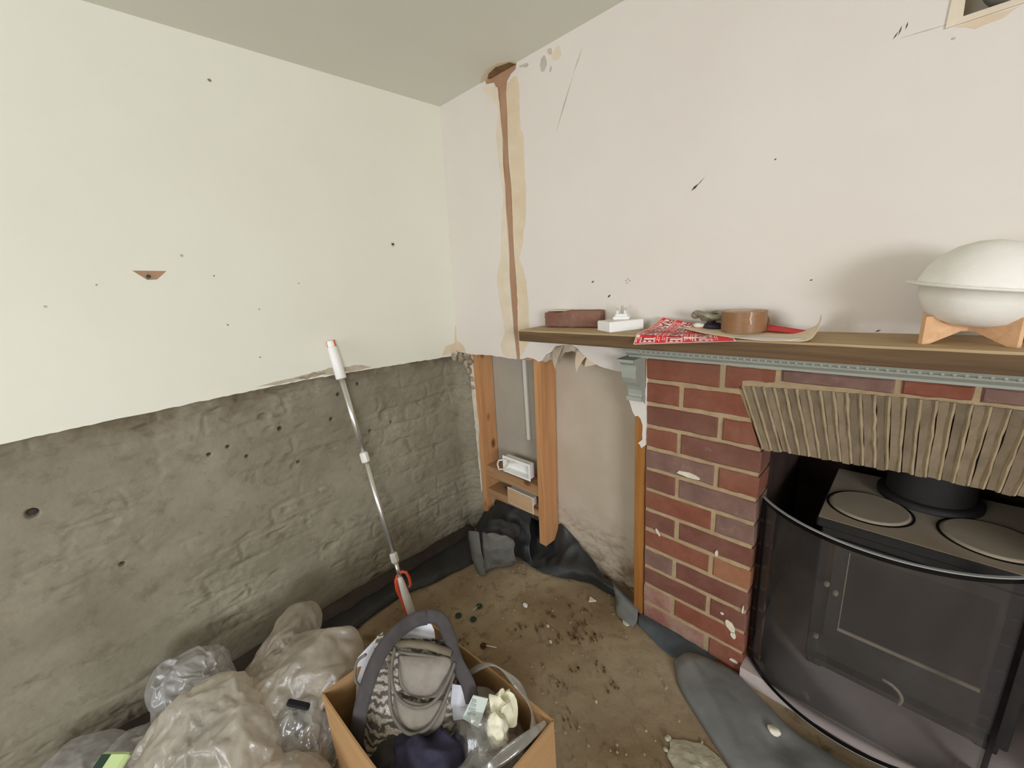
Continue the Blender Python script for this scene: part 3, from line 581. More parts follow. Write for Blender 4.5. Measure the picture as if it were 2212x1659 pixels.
# mortar body, recessed between the bricks
mb = MB()
mb.box((X0+0.003, 0.0035, -0.02), (PX-0.004, 0.097, 0.745)).box((PXR+0.004, 0.0035, -0.02), (X1-0.003, 0.097, 0.745))
mb.box((X0+0.003, 0.0038, 0.745), (PX-0.058, 0.097, 0.985)).box((PXR+0.058, 0.0038, 0.745), (X1-0.003, 0.097, 0.985))
mb.box((PX-0.058, 0.004, 0.915), (PXR+0.058, 0.097, 0.985))
mb.add([(PX-0.059, 0.004, 0.745), (PX-0.004, 0.004, 0.745), (PX-0.06, 0.004, 0.915), (PX-0.059, 0.097, 0.745), (PX-0.004, 0.097, 0.745), (PX-0.06, 0.097, 0.915)], [(0, 1, 2), (3, 4, 5), (0, 1, 4, 3), (1, 2, 5, 4), (2, 0, 3, 5)])
mb.add([(PXR+0.059, 0.004, 0.745), (PXR+0.004, 0.004, 0.745), (PXR+0.06, 0.004, 0.915), (PXR+0.059, 0.097, 0.745), (PXR+0.004, 0.097, 0.745), (PXR+0.06, 0.097, 0.915)], [(0, 1, 2), (3, 4, 5), (0, 1, 4, 3), (1, 2, 5, 4), (2, 0, 3, 5)])
mb.build('mortar', M['mortar'], fp)
def mband(name, za, zb, xa, xb, yo, mat):             # uneven smeared pointing above the arch
    return grid(name, lambda u, v: Vector((xa+(xb-xa)*u, yo+0.003*fbm(Vector((u*60, v*3, za)))+0.006*(abs(v-.5)*2)**3, za+(zb-za)*v+0.004*fbm(Vector((u*40, v, 9))))), 90, 6, mat, fp, True)
mband('pointing', 0.906, 0.941, PX-0.058, PXR+0.058, 0.0005, M['mortar'])
# fanned arch of thin tiles on edge with proud ribs of mortar
NTL = 33
def arcpt(t_, top):                                    # t_ 0..1 across the arch
    b = PX+0.001+(PXR-PX-0.002)*t_; lean = (CXF-b)/(CXF-PX)*0.060
    zb_ = 0.753+0.014*math.sin(math.pi*t_); return (b-(lean if top else 0), (0.918+0.016*math.sin(math.pi*t_)) if top else zb_)
for i in range(NTL):
    t0 = (i+0.30)/NTL; t1 = (i+0.93)/NTL; j = lambda a: random.uniform(-a, a); rows = 5; dz = j(.003)
    vs = []
    for k in range(rows+1):
        f = k/rows
        for tt in (t0, t1):
            (xb_, zb_), (xt_, zt_) = arcpt(tt, False), arcpt(tt, True)
            vs.append((xb_+(xt_-xb_)*f+j(.0011), -0.001+j(.0016), zb_+dz*(1-f)+(zt_-zb_)*f))
    n = len(vs); vs += [(x, 0.1, z) for (x, y, z) in vs]
    fs = [(2*k, 2*k+1, 2*k+3, 2*k+2) for k in range(rows)]+[(0, 1, n+1, n), (2*rows, 2*rows+1, n+2*rows+1, n+2*rows)]
    fs += [(2*k, 2*k+2, n+2*k+2, n+2*k) for k in range(rows)]+[(2*k+1, 2*k+3, n+2*k+3, n+2*k+1) for k in range(rows)]+[(n+2*k, n+2*k+1, n+2*k+3, n+2*k+2) for k in range(rows)]
    MB().add(vs, fs).build('arch_tile', M['tile'], fp)
for i in range(NTL+1):
    t0 = (i-0.11)/NTL; t1 = (i+0.26)/NTL; j = lambda a: random.uniform(-a, a); rows = 9; cut = random.uniform(0, .03)
    vs = []
    for k in range(rows+1):
        f = k/rows; wv = 0.0016*mn.noise(Vector((k*.9, i*3.3, 0)))
        for tt, yy in ((t0, 0.0), ((t0+t1)/2, -0.0050), (t1, 0.0)):
            (xb_, zb_), (xt_, zt_) = arcpt(tt, False), arcpt(tt, True)
            vs.append((xb_+(xt_-xb_)*f+wv+j(.0006), yy+j(.0008), zb_+0.001+(zt_-zb_)*f*(1.0-cut*0)))
    n = len(vs); vs += [(x, 0.1, z) for (x, y, z) in vs]
    fs = []
    for k in range(rows):
        for c in (0, 1): fs.append((3*k+c, 3*k+c+1, 3*k+c+4, 3*k+c+3))
        fs += [(3*k, 3*k+3, n+3*k+3, n+3*k), (3*k+2, 3*k+5, n+3*k+5, n+3*k+2)]
    fs += [(0, 1, n+1, n), (1, 2, n+2, n+1)]
    MB().add(vs, fs).build('mortar_rib', M['rib'], fp)
# smudges and splashes of plaster on the pier
def splash(x, z, rx, rz, mat, a=0.0, sd=1):
    pts = []
    for k in range(12):
        th = k*math.pi/6; rr = 1+.35*mn.noise(Vector((k*.8, sd, 0))); px, pz = rx*rr*math.cos(th), rz*rr*math.sin(th)
        pts.append((x+px*math.cos(a)-pz*math.sin(a), z+px*math.sin(a)+pz*math.cos(a)))
    MB().slab(pts, lambda p, q, e: Vector((p, -0.0035+e, q)), 0.004).build('plaster_splash', mat, fp)
splash(1.205, .155, .011, .021, M['chalk'], .5, 3); splash(1.215, .128, .007, .012, M['chalk'], .3, 5)
splash(.968, .38, .004, .014, M['chalk'], .6, 7); splash(1.153, .39, .004, .010, M['chalk'], 0, 8); splash(1.06, .62, .035, .008, M['chalk'], -.05, 9)
splash(1.18, .187, .005, .004, M['chalk'], 0, 2); splash(1.222, .035, .012, .005, M['chalk'], 0, 4); splash(1.235, .235, .002, .014, M['chalk'], 0, 6)
# opening: sooty sides, back, top and the raised hearth
mb = MB()
mb.box((PX-0.06, 0.0985, -0.02), (PX-0.004, 0.62, 0.99)).box((PXR+0.004, 0.0985, -0.02), (PXR+0.06, 0.62, 0.99)).box((PX-0.02, 0.60, -0.02), (PXR+0.02, 0.63, 0.99)).box((PX-0.02, 0.10, 0.97), (PXR+0.02, 0.63, 0.99)).box((X0, 0.097, 0.99), (X1, 0.13, 1.03))
mb.build('opening_lining', M['soot'], fp)
MB().box((PX-.001, -0.02, -0.01), (PXR+.001, 0.60, 0.044), ch=0.001).build('hearth', M['hearth'], fp)

# shelf
sh = thing('mantel_shelf', 'long old brown wooden mantel shelf on the brick fireplace', 'shelf')
def sb(u, v): pass
def yb(x): return WR(x, 1.064).y+0.004
SX0, SX1 = 0.5225, 2.45
def shelf_sec():
    vs = []; N = 40
    for k in range(N+1):
        x = SX0+(SX1-SX0)*k/N
        e = 0.0012*mn.noise(Vector((k*.7, 1, 0)))
        vs += [(x, -0.1518+e, 1.0262), (x, -0.1530+e, 1.0290), (x, -0.1530+e, 1.0600+e), (x, -0.1490+e, 1.0640+e*.5), (x, yb(x)-.003, 1.0640), (x, yb(x)-.003, 1.0262)]
    fs = [(0, 1, 2, 3, 4, 5), tuple(N*6+i for i in range(6))]
    for k in range(N):
        for i in range(6): fs.append((k*6+i, k*6+(i+1) % 6, (k+1)*6+(i+1) % 6, (k+1)*6+i))
    return vs, fs
v_, f_ = shelf_sec()
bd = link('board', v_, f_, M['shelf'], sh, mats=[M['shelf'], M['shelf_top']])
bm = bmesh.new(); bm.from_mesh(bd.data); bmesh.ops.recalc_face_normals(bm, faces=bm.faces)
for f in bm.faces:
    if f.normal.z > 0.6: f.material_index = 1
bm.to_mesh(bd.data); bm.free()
# moulding with beads, carried round the corbel
mo = MB()
prof = [(-0.078, 1.0255), (-0.078, 1.018), (-0.066, 1.010), (-0.060, 1.002), (-0.052, 1.000), (-0.052, 0.994), (-0.040, 0.985), (-0.034, 0.984), (-0.034, 0.978), (0.002, 0.978), (0.002, 1.0255)]
vs = []
for x in (0.880, 2.27): vs += [(x+(-(y+0.0)*(-0.12) if x < 1 else 0), y, z) for y, z in prof]
n = len(prof)
mo.add(vs, [tuple(range(n)), tuple(range(n, 2*n))]+[(i, (i+1) % n, (i+1) % n+n, i+n) for i in range(n)])
mould_ = mo.build('moulding', M['grey_paint'], sh)
bead = None
for i in range(86):
    x = 0.93+i*0.0152
    if bead is None:
        bead = MB().lathe([(0, -.0062), (.0030, -.005), (.0046, 0), (.0030, .005), (0, .0062)], seg=8).build('bead', M['grey_paint'], mould_, smooth=True); bo = bead
    else:
        bo = bead.copy(); COL.objects.link(bo)
    bo.location = (x, -0.058, 1.0035)
def corbel(x0, x1):
    pr_ = [(0.0, 0.975), (-0.075, 0.978), (-0.078, 0.968), (-0.062, 0.958), (-0.060, 0.950), (-0.064, 0.935), (-0.062, 0.918), (-0.052, 0.902), (-0.036, 0.886), (-0.026, 0.872), (-0.022, 0.858), (-0.024, 0.852), (-0.026, 0.846), (-0.022, 0.838), (-0.014, 0.834), (0.0, 0.834)]
    n = len(pr_); vs = [(x0, y, z) for y, z in pr_]+[(x1, y, z) for y, z in pr_]
    b = MB().add(vs, [tuple(range(n)), tuple(range(n, 2*n))]+[(i, (i+1) % n, (i+1) % n+n, i+n) for i in range(n)])
    b.box((x0-.006, -.084, .970), (x1+.003, 0, .9785))
    b.box((x0-.003, -.030, .836), (x1+.0015, 0, .850))
    return b.build('corbel', M['grey_paint'], sh)
corbel(0.869, 0.916); corbel(2*CXF-0.914, 2*CXF-0.872)

# ================================================================= STOVE AND GLASS GUARD
st = thing('wood_stove', 'black iron stove with dusty flat top inside the brick fireplace', 'stove')
sx0, sx1, sy0, sy1, sz = 1.366, 1.780, 0.104, 0.470, 0.55
MB().box((sx0+.012, sy0+.012, .08), (sx1-.012, sy1-.01, sz-.028), ch=.004).build('body', M['stove'], st)
MB().box((sx0, sy0, sz-.028), (sx1, sy1, sz-.001), ch=.004).build('top_plate', M['stove'], st)
MB().box((sx0+.003, sy0+.003, sz-.001), (sx1-.003, sy1-.003, sz), ch=.0004).build('dusty_surface', M['dust'], st)
for cx_ in (1.462, 1.683):
    mb = MB().lathe([(.0875, 0), (.0875, .0015), (.0925, .0015), (.0925, 0)], (cx_, .232, sz), 48); g_ = mb.build('hotplate_gap', M['stove_dark'], st)
    MB().lathe([(0, .006), (.080, .006), (.0835, .004), (.085, 0)], (cx_, .232, sz), 48).build('hotplate', M['dust'], st, smooth=False)
MB().lathe([(.108, 0), (.108, .014), (.098, .018), (.09, .018)], (1.575, .392, sz), 40).build('flue_collar', M['stove'], st, smooth=True)
MB().lathe([(.090, .012), (.088, .40)], (1.575, .392, sz), 40).build('flue_pipe', M['stove'], st, smooth=True)
fy = sy0+.012
mb = MB().box((1.41, fy-.014, .185), (1.736, fy-.001, .50), ch=.004); door_ = mb.build('door', M['stove'], st)
mb = MB().box((1.447, fy-.0155, .236), (1.699, fy-.0142, .470)); mb.build('door_glass', M['door_dark'], door_)
MB().box((1.443, fy-.019, .226), (1.703, fy-.0142, .2355)).build('door_ledge', M['stove_trim'], door_)
MB().box((1.4435, fy-.017, .2356), (1.4455, fy-.0142, .474)).build('door_trim', M['stove_trim'], door_)
for (x, z) in ((1.407, .358), (1.428, .340), (1.400, .177)): MB().lathe([(0, -.012), (.006, -.010), (.007, 0)], seg=12, M4=Matrix.Translation((x, fy-.014, z)) @ Matrix.Rotation(-math.pi/2, 4, 'X')).build('control_knob', M['stove_trim'], st, smooth=True)
mb = MB().tube([(1.545+.035*math.sin(a)*1.2, fy-.03-.004*math.cos(a), .112+.040*math.cos(a)) for a in [i*.26 for i in range(0, 9)]], .0042, 8); mb.build('handle', M['stove_trim'], door_, smooth=True)
for x in (1.40, 1.74):
    for y in (.15, .42): MB().box((x-.018, y-.018, .0445), (x+.018, y+.018, .082), ch=.003).build('foot', M['stove'], st)
MB().box((1.40, fy-.03, .094), (1.745, fy, .11), ch=.002).build('ash_lip', M['stove'], st)

gd = thing('glass_fire_guard', 'curved smoked glass fire guard standing in front of the stove', 'fire guard')
GC = Vector((1.4905, 0.226)); GR = 0.306; A0, A1 = math.radians(219.5), math.radians(320.5); Z0, Z1 = 0.050, 0.600
def arc(r, a, z): return Vector((GC.x+r*math.cos(a), GC.y+r*math.sin(a), z))
def arcband(name, r0, r1, a0, a1, z0, z1, mat, n=48, sm=True):
    vs = []
    for k in range(n+1):
        a = a0+(a1-a0)*k/n
        vs += [arc(r0, a, z0), arc(r1, a, z0), arc(r1, a, z1), arc(r0, a, z1)]
    fs = [(0, 1, 2, 3), tuple(n*4+i for i in (3, 2, 1, 0))]
    for k in range(n):
        for i in range(4): fs.append((k*4+i, k*4+(i+1) % 4, (k+1)*4+(i+1) % 4, (k+1)*4+i))
    return MB().add(vs, fs).build(name, mat, gd)
grid('glass_panel', lambda u, v: arc(GR, A0+(A1-A0)*u, Z0+(Z1-Z0)*v), 64, 6, M['smoked'], gd, True)
arcband('top_edge', GR-.0034, GR+.0034, A0, A1, Z1, Z1+.0022, M['edge_glass'])
arcband('bottom_edge', GR-.0034, GR+.0034, A0, A1, Z0-.0022, Z0, M['edge_glass'])
arcband('dark_border', GR+.0032, GR+.0040, A0, A0+.055, Z0, Z1, M['black_gloss'], 6)
arcband('dark_border', GR+.0032, GR+.0040, A1-.055, A1, Z0, Z1, M['black_gloss'], 6)
arcband('dark_border', GR+.0032, GR+.0040, A0+.055, A1-.055, Z1-.010, Z1, M['black_gloss'])
arcband('dark_border', GR+.0032, GR+.0040, A0+.055, A1-.055, Z0, Z0+.012, M['black_gloss'])
for a in (A0+.06, A1-.06):
    p = arc(GR-.012, a, 0); MB().box((p.x-.012, p.y-.010, .0445), (p.x+.012, p.y+.03, .052), ch=.002).build('foot', M['black_gloss'], gd)

# ================================================================= DAMP-PROOF MEMBRANE
mem = thing('floor_membrane', 'black plastic damp membrane strip lying along foot of the left wall', 'plastic sheet')
ys = [-1.5, -1.15, -0.95, -0.82, -0.68, -0.54, -0.43, -0.33, -0.2, -0.08]
outer = [.16, .17, .175, .172, .142, .14, .173, .19, .215, .22]
c0 = [(0.004, y, .045+.01*mn.noise(Vector((y*9, 0, 0)))) for y in ys]
c1 = [(0.035, y, .030) for y in ys]; c2 = [(0.06, y, .012) for y in ys]
loft('strip', [c0, c1, c2], 90, 10, M['membrane_brown'], mem, .0015, .006, 14, 2)
c3 = [(0.050, y, .022) for y in ys]; c4 = [(o_*.55, y, .030) for y, o_ in zip(ys, outer)]; c5 = [(o_-.02, y, .022) for y, o_ in zip(ys, outer)]; c6 = [(o_, y, .006) for y, o_ in zip(ys, outer)]
loft('strip', [c3, c4, c5, c6], 100, 18, M['membrane'], mem, .0015, .005, 11, 5)

cr = thing('crumpled_membrane', 'crumpled black plastic membrane bunched up in the room corner', 'plastic sheet')
loft('fold', [[(.02, .0, .07), (.12, .02, .15), (.20, .04, .20), (.33, .05, .17)], [(.05, -.06, .05), (.14, -.05, .10), (.25, -.03, .13), (.37, -.01, .12)], [(.10, -.12, .02), (.19, -.10, .04), (.28, -.07, .05), (.40, -.05, .05)], [(.16, -.16, .004), (.22, -.12, .004), (.32, -.07, .004), (.42, -.06, .004)]], 44, 36, M['membrane'], cr, .0015, .010, 16, 1)
f1 = loft('fold', [[(.165, -.205, .128), (.185, -.22, .070), (.225, -.235, .02), (.275, -.25, .002)], [(.195, -.215, .160), (.225, -.235, .10), (.26, -.25, .04), (.295, -.256, .003)], [(.235, -.195, .160), (.26, -.21, .11), (.285, -.225, .05), (.310, -.240, .003)]], 26, 16, M['membrane_mid'], cr, .0015, .006, 24, 4)
loft('fold', [[(.245, -.19, .15), (.30, -.15, .155), (.36, -.11, .13)], [(.25, -.20, .10), (.31, -.17, .10), (.375, -.115, .075)], [(.27, -.215, .045), (.32, -.18, .045), (.378, -.105, .03)], [(.29, -.235, .004), (.325, -.17, .006), (.365, -.09, .005)]], 28, 28, M['membrane_mid'], cr, .0015, .012, 22, 7)
loft('fold', [[(.20, -.10, .16), (.27, -.07, .17), (.34, -.03, .15)], [(.22, -.15, .13), (.29, -.12, .14), (.36, -.08, .12)], [(.245, -.19, .15), (.30, -.15, .155), (.36, -.11, .13)]], 24, 20, M['membrane'], cr, .0015, .008, 20, 9)

rm = thing('membrane_apron', 'black plastic membrane run along bottom of the open stud bay', 'plastic sheet')
loft('sheet', [[(.14, .080, .095), (.33, .088, .115), (.462, .088, .150), (.526, .082, .138), (.622, .070, .083), (.70, .065, .035), (.748, .045, .014)],
               [(.20, .03, .05), (.36, .03, .05), (.47, .035, .045), (.545, .035, .070), (.64, .03, .06), (.72, .03, .045), (.765, .03, .04)],
               [(.27, -.03, .02), (.40, -.035, .015), (.47, -.03, .025), (.56, -.02, .040), (.66, .0, .04), (.74, .01, .045), (.79, .015, .04)],
               [(.33, -.05, .003), (.41, -.072, .003), (.45, -.075, .003), (.54, -.05, .003), (.635, -.005, .003), (.735, .012, .003), (.80, .012, .003)]], 80, 30, M['membrane'], rm, .0015, .010, 15, 3)
loft('sheet', [[(.755, .055, .030), (.82, .045, .012), (.90, .03, .012)], [(.775, .03, .040), (.845, .0, .035), (.905, -.01, .03)], [(.79, .01, .030), (.855, -.03, .020), (.915, -.045, .012)], [(.80, .0, .003), (.85, -.055, .003), (.91, -.07, .003)]], 26, 20, M['membrane_grey'], rm, .0015, .007, 16, 8)
pm = thing('membrane_strip', 'thin blue-grey membrane strip tucked under the brick pier', 'plastic sheet')
loft('sheet', [[(.905, .004, .010), (1.0, .004, .012), (1.10, .004, .010), (1.18, .004, .006)], [(.91, -.025, .012), (1.0, -.03, .014), (1.08, -.035, .010), (1.16, -.03, .006)], [(.925, -.045, .002), (1.01, -.075, .002), (1.07, -.085, .002), (1.12, -.07, .002)]], 34, 12, mottled('blue_grey_membrane', srgb(92, 102, 106), srgb(66, 73, 77), 8, 0.55, 0.2), pm, .0012, .003, 18, 6)
hs = thing('membrane_offcut', 'wide dusty grey sheet of membrane lying before the glass guard', 'plastic sheet')
def puff(u, v):
    # u along the sheet from the pier towards the camera, v across from the guard side to the floor side
    A_ = catmull([(1.10, -.035, 0), (1.225, -.012, 0), (1.30, -.045, 0), (1.40, -.085, 0), (1.50, -.088, 0), (1.62, -.07, 0)], u)
    B_ = catmull([(1.075, -.095, 0), (1.12, -.165, 0), (1.19, -.215, 0), (1.27, -.265, 0), (1.36, -.315, 0), (1.50, -.36, 0)], u)
    p = A_.lerp(B_, v); e = (math.sin(math.pi*min(1, max(0, v))))**0.45*(min(1, u*9))**0.5
    z = 0.003+0.030*e+0.008*fbm(p*9)*e
    d = math.hypot((p.x-1.385), (p.y+.150)); z -= 0.020*math.exp(-(d/.045)**2)
    z += 0.006*math.exp(-((p.y-(-.20-.0*p.x)+.9*(p.x-1.25))/.02)**2)*e
    return Vector((p.x, p.y, max(z, .002)))
grid('sheet', puff, 60, 34, M['membrane_grey'], hs, True, .0015)
blob('plaster_crumb', (1.362, -.140, .030), (.013, .010, .007), M['chalk'], None, 3, .6, 70, 3)
tag(bpy.data.objects['plaster_crumb'], 'pale pink plaster lump lying on the dusty grey membrane', 'rubble')

# rubble patch at the bottom edge of the picture
rp = thing('rubble_patch', 'pale crumbly mortar patch on floor beside the membrane sheet', 'rubble')
def rub(u, v):
    a = u*2*math.pi; r = v*(1+.25*mn.noise(Vector((math.cos(a)*2, math.sin(a)*2, 0))))
    x = 1.255+.085*r*math.cos(a); y = -.335+.060*r*math.sin(a); z = .006*(1-v*v)+.010*fbm(Vector((x*40, y*40, 0)))*(1-v)+.0005
    return Vector((x, y, z))
grid('patch', rub, 48, 18, M['rubble'], rp, True, closed_u=True)
for i in range(14):
    a = random.uniform(0, 6.3); blob('crumb', (1.25+.09*math.cos(a), -.33+.065*math.sin(a), .004), (.006, .005, .004), M['rubble'], rp, 2, .5, 90, i)

# ================================================================= ON THE SHELF
SZ = 1.0642
br = thing('loose_brick', 'single old dark red brick lying at left end of shelf', 'brick')
def bk():
    bm = bmesh.new(); bmesh.ops.create_cube(bm, size=1); bmesh.ops.subdivide_edges(bm, edges=bm.edges, cuts=9, use_grid_fill=True)
    L, D, H = .210, .0, .0545
    for v in bm.verts:
        q = v.co.copy(); p = Vector((q.x*.213, q.y*.062, q.z*H))
        n_ = fbm(p*45); e = sum(1 for c in q if abs(abs(c)-.5) < 1e-4)
        if e >= 2: p -= Vector([math.copysign(.0022*random.random(), c) if abs(abs(c)-.5) < 1e-4 else 0 for c in q])
        p += q.normalized()*.0016*n_
        if q.z > .49 and q.x < -.15 and q.y < 0: p.z -= .006*max(0, mn.noise(Vector((q.x*9, 0, 2)))+.4)
        v.co = p
    me = bpy.data.meshes.new('block'); bm.to_mesh(me); bm.free(); return me
ob = bpy.data.objects.new('block', bk()); COL.objects.link(ob); ob.data.materials.append(brickm('weathered_brick', srgb(112, 78, 64), srgb(128, 90, 76), srgb(146, 108, 92), .1)); ob.parent = br
ob.location = (.668, -.020, SZ+.0285); ob.rotation_euler = (0, 0, math.radians(7))
T = Matrix.Translation((.668, -.020, SZ+.0285)) @ Matrix.Rotation(math.radians(7), 4, 'Z')
MB().box((-.085, -.030, .0268), (-.02, .02, .0295), T, .0008).build('old_mortar', M['chalk'], br)

# white power adapter block
ad = thing('white_adapter_box', 'flat white plastic adapter box on shelf beside the brick', 'adapter')
def frame2(o, p1):   # local x from o to p1
    d = (Vector(p1)-Vector(o)); a = math.atan2(d.y, d.x); return Matrix.Translation(o) @ Matrix.Rotation(a, 4, 'Z')
TA = frame2((.872, -.131, SZ), (.924, -.034, SZ))
MB().box((0, 0, 0), (.112, .076, .030), TA, .0022).build('casing', M['white_pl'], ad)
MB().box((.004, .004, .0299), (.108, .072, .0306), TA, .0003).build('lid_seam', M['offwhite_pl'], ad)
pg = thing('mains_plug', 'white three-pin plug lying pins up behind the adapter box', 'plug')
TP = TA @ Matrix.Translation((.066, .046, .0307)) @ Matrix.Rotation(math.radians(-38), 4, 'Z')
pins_ = {}
MB().box((-.024, -.022, 0), (.024, .022, .010), TP, .003).box((-.019, -.017, .0095), (.019, .017, .017), TP, .003).build('plug_body', M['white_pl'], pg)
for nm, x, y, w_, d_, h_ in (('earth_pin', 0, .010, .008, .004, .0225), ('pin', -.0110, -.008, .0063, .004, .0175), ('pin', .0110, -.008, .0063, .004, .0175)):
    MB().box((x-w_/2, y-d_/2, .016), (x+w_/2, y+d_/2, .017+h_), TP, .0006).build(nm, M['pewter'], pg)
    if nm == 'pin': MB().box((x-w_/2-.0003, y-d_/2-.0003, .016), (x+w_/2+.0003, y+d_/2+.0003, .026), TP, .0003).build('pin_sleeve', M['offwhite_pl'], pg)
MB().box((-.0005, .0, .0), (.001, .001, .001), TP).build('cable_exit', M['mark'], pg)

# fragile labels
fs_ = thing('fragile_label_sheet', 'red and white fragile sticker sheet hanging over the shelf edge', 'sticker sheet')
P1, P2, P3, P4 = Vector((.975, -.016, 1.098)), Vector((.975, -.180, 1.043)), Vector((1.215, -.160, 1.066)), Vector((1.145, -.020, 1.072))
def sheetA(u, v, off=0.0):
    """u: across the columns, v: from the wall edge to the front edge"""
    a = catmull([(.975, -.016, 1.098), (.960, -.060, 1.0745), (.958, -.105, 1.0672), (.964, -.146, 1.0665), (.972, -.180, 1.044)], v)
    b = catmull([(1.145, -.020, 1.072), (1.165, -.060, 1.0685), (1.185, -.105, 1.0672), (1.203, -.146, 1.0668), (1.215, -.166, 1.063)], v)
    p = a.lerp(b, u)
    if p.y > -0.1565: p.z = max(p.z, 1.0660)
    return p
def onA(u, v, off):
    e = .002; p = sheetA(u, v); n = (sheetA(u+e, v)-sheetA(u-e, v)).cross(sheetA(u, v-e)-sheetA(u, v+e)).normalized()
    if n.z < 0: n = -n
    return p+n*off
grid('sheet', lambda u, v: sheetA(u, v), 36, 48, M['label_white'], fs_, True, .0004)
red_ = grid('red_print', lambda u, v: onA(.014+.972*u, .018+.964*v, .0005), 36, 48, M['red_label'], fs_)
def textmesh(txt):
    cu = bpy.data.curves.new('t', 'FONT'); cu.body = txt; cu.size = 1.0; cu.resolution_u = 2; cu.offset = .022
    ob = bpy.data.objects.new('t', cu); COL.objects.link(ob); bpy.context.view_layer.update()
    me = bpy.data.meshes.new_from_object(ob); bpy.data.objects.remove(ob)
    bm = bmesh.new(); bm.from_mesh(me); bmesh.ops.triangulate(bm, faces=bm.faces)
    for _ in range(2): bmesh.ops.subdivide_edges(bm, edges=[e for e in bm.edges if e.calc_length() > .18], cuts=1)
    bmesh.ops.triangulate(bm, faces=bm.faces)
    xs_ = [v.co.x for v in bm.verts]; ys_ = [v.co.y for v in bm.verts]
    V = [((v.co.x-min(xs_))/(max(xs_)-min(xs_)), (v.co.y-min(ys_))/(max(ys_)-min(ys_))) for v in bm.verts]; bm.verts.index_update()
    F = [[v.index for v in f.verts] for f in bm.faces]; bm.free(); return V, F
TV, TF = textmesh('FRAGILE')
def label(u0, v0, wu, lv, clip=None):
    u0 -= .012; wu += .024
    """plate with word running along v; letters stand towards +u"""
    rr = lambda a0, a1, b0, b1, off, mat, nm: grid(nm, lambda s, q: onA(a0+(a1-a0)*s, b0+(b1-b0)*q, off), 5, 9, mat, plate_ if nm != 'word_plate' else fs_)
    plate_ = None; plate_ = rr(u0, u0+wu, v0, v0+lv, .0010, M['label_white'], 'word_plate')
    m_ = .007
    for (a0, a1, b0, b1) in ((u0+m_*.6, u0+wu-m_*.6, v0+m_, v0+m_*1.8), (u0+m_*.6, u0+wu-m_*.6, v0+lv-m_*1.8, v0+lv-m_), (u0+m_*.6, u0+m_*1.1, v0+m_, v0+lv-m_), (u0+wu-m_*1.1, u0+wu-m_*.6, v0+m_, v0+lv-m_)):
        rr(a0, a1, b0, b1, .0013, M['label_ink'], 'word_border')
    k = .020
    o = link('word', [onA(u0+.017+(wu-.034)*y, v0+k+(lv-2*k)*x, .0014) for x, y in TV], TF, M['label_ink'], plate_)
    rd = random.Random(int(u0*1000+v0*77))
    for side in (-1, 1):                                # rows of tiny unreadable print beside the word
        for line in range(2):
            uu = (u0-.022-.020*line) if side < 0 else (u0+wu+.014+.020*line)
            vv = v0+.06
            while vv < v0+lv-.08:
                L_ = rd.uniform(.02, .07); rr(uu, uu+.010, vv, vv+L_, .0011, M['label_white'], 'small_print'); vv += L_+.014
for (a, b, L_) in ((.075, .50, .46), (.09, .03, .42), (.36, .52, .45), (.37, .04, .43), (.645, .53, .43)): label(a, b, .150, L_)
bs = thing('backing_paper', 'curled cream backing paper sheet under the brown tape roll', 'sticker sheet')
def sheetB(u, v):
    a = catmull([(1.035, -.025, 1.0775), (1.13, -.020, 1.0725), (1.24, -.010, 1.0690), (1.30, -.012, 1.070), (1.335, -.030, 1.085), (1.345, -.055, 1.112)], u)
    b = catmull([(1.045, -.060, 1.0750), (1.13, -.115, 1.0700), (1.235, -.158, 1.0670), (1.30, -.158, 1.0665), (1.345, -.145, 1.0705), (1.356, -.120, 1.107)], u)
    return a.lerp(b, v)
grid('sheet', sheetB, 40, 14, M['backing'], bs, True, .0004)
grid('white_part', lambda u, v: Vector((1.225+.118*u-.03*v, -.125-.030*v, 1.0695-.0015*v)), 10, 6, M['backing_w'], bs, True, .0003)
rl = thing('red_label_offcut', 'small red label strip sticking out behind the tape roll', 'sticker sheet')
grid('sheet', lambda u, v: Vector((1.235+.10*u, -.004-.040*u-.05*v*(1-.6*u), 1.082-.010*u-.006*v)), 10, 6, M['red_label'], rl, True, .0005)
grid('white_edge', lambda u, v: Vector((1.235+.10*u, -.0025-.040*u-.003*v, 1.0828-.010*u)), 10, 3, M['label_white'], rl, True, .0005)

tp = thing('parcel_tape_roll', 'roll of brown parcel tape lying flat on cream backing paper', 'tape')
tc = (1.196, -.055, SZ+.0085); to, ti, hh = .0485, .040, .047
MB().lathe([(to, .0005), (to+.0004, hh/2), (to, hh)], tc, 56).build('tape_face', M['tape_side'], tp, smooth=True)
MB().lathe([(to, hh), (ti, hh)], tc, 56).build('tape_edge', M['tape_edge'], tp); MB().lathe([(ti, .0005), (to, .0005)], tc, 56).build('tape_edge', M['tape_edge'], tp)
MB().lathe([(ti, .0), (ti, hh), (ti-.0025, hh), (ti-.0025, 0), (ti, 0)], tc, 56).build('card_core', M['core'], tp)
a0 = math.radians(-62); 
grid('loose_end', lambda u, v: Vector((tc[0]+(to+.0012+.003*math.sin(u*3))*math.cos(a0+.10*u+.02*math.sin(v*9)), tc[1]+(to+.0012+.003*math.sin(u*3))*math.sin(a0+.10*u+.02*math.sin(v*9)), tc[2]+hh*(1-.62*v)+.001)), 8, 12, M['core'], tp, True, .0004)
grid('loose_end', lambda u, v: Vector((tc[0]+to*1.0*math.cos(.25+.1*v)+.006*u*math.sin(math.pi*v), tc[1]+to*math.sin(.25+.1*v)+.001, tc[2]+.004+.03*v)), 6, 8, M['tape_side'], tp, True, .0004)

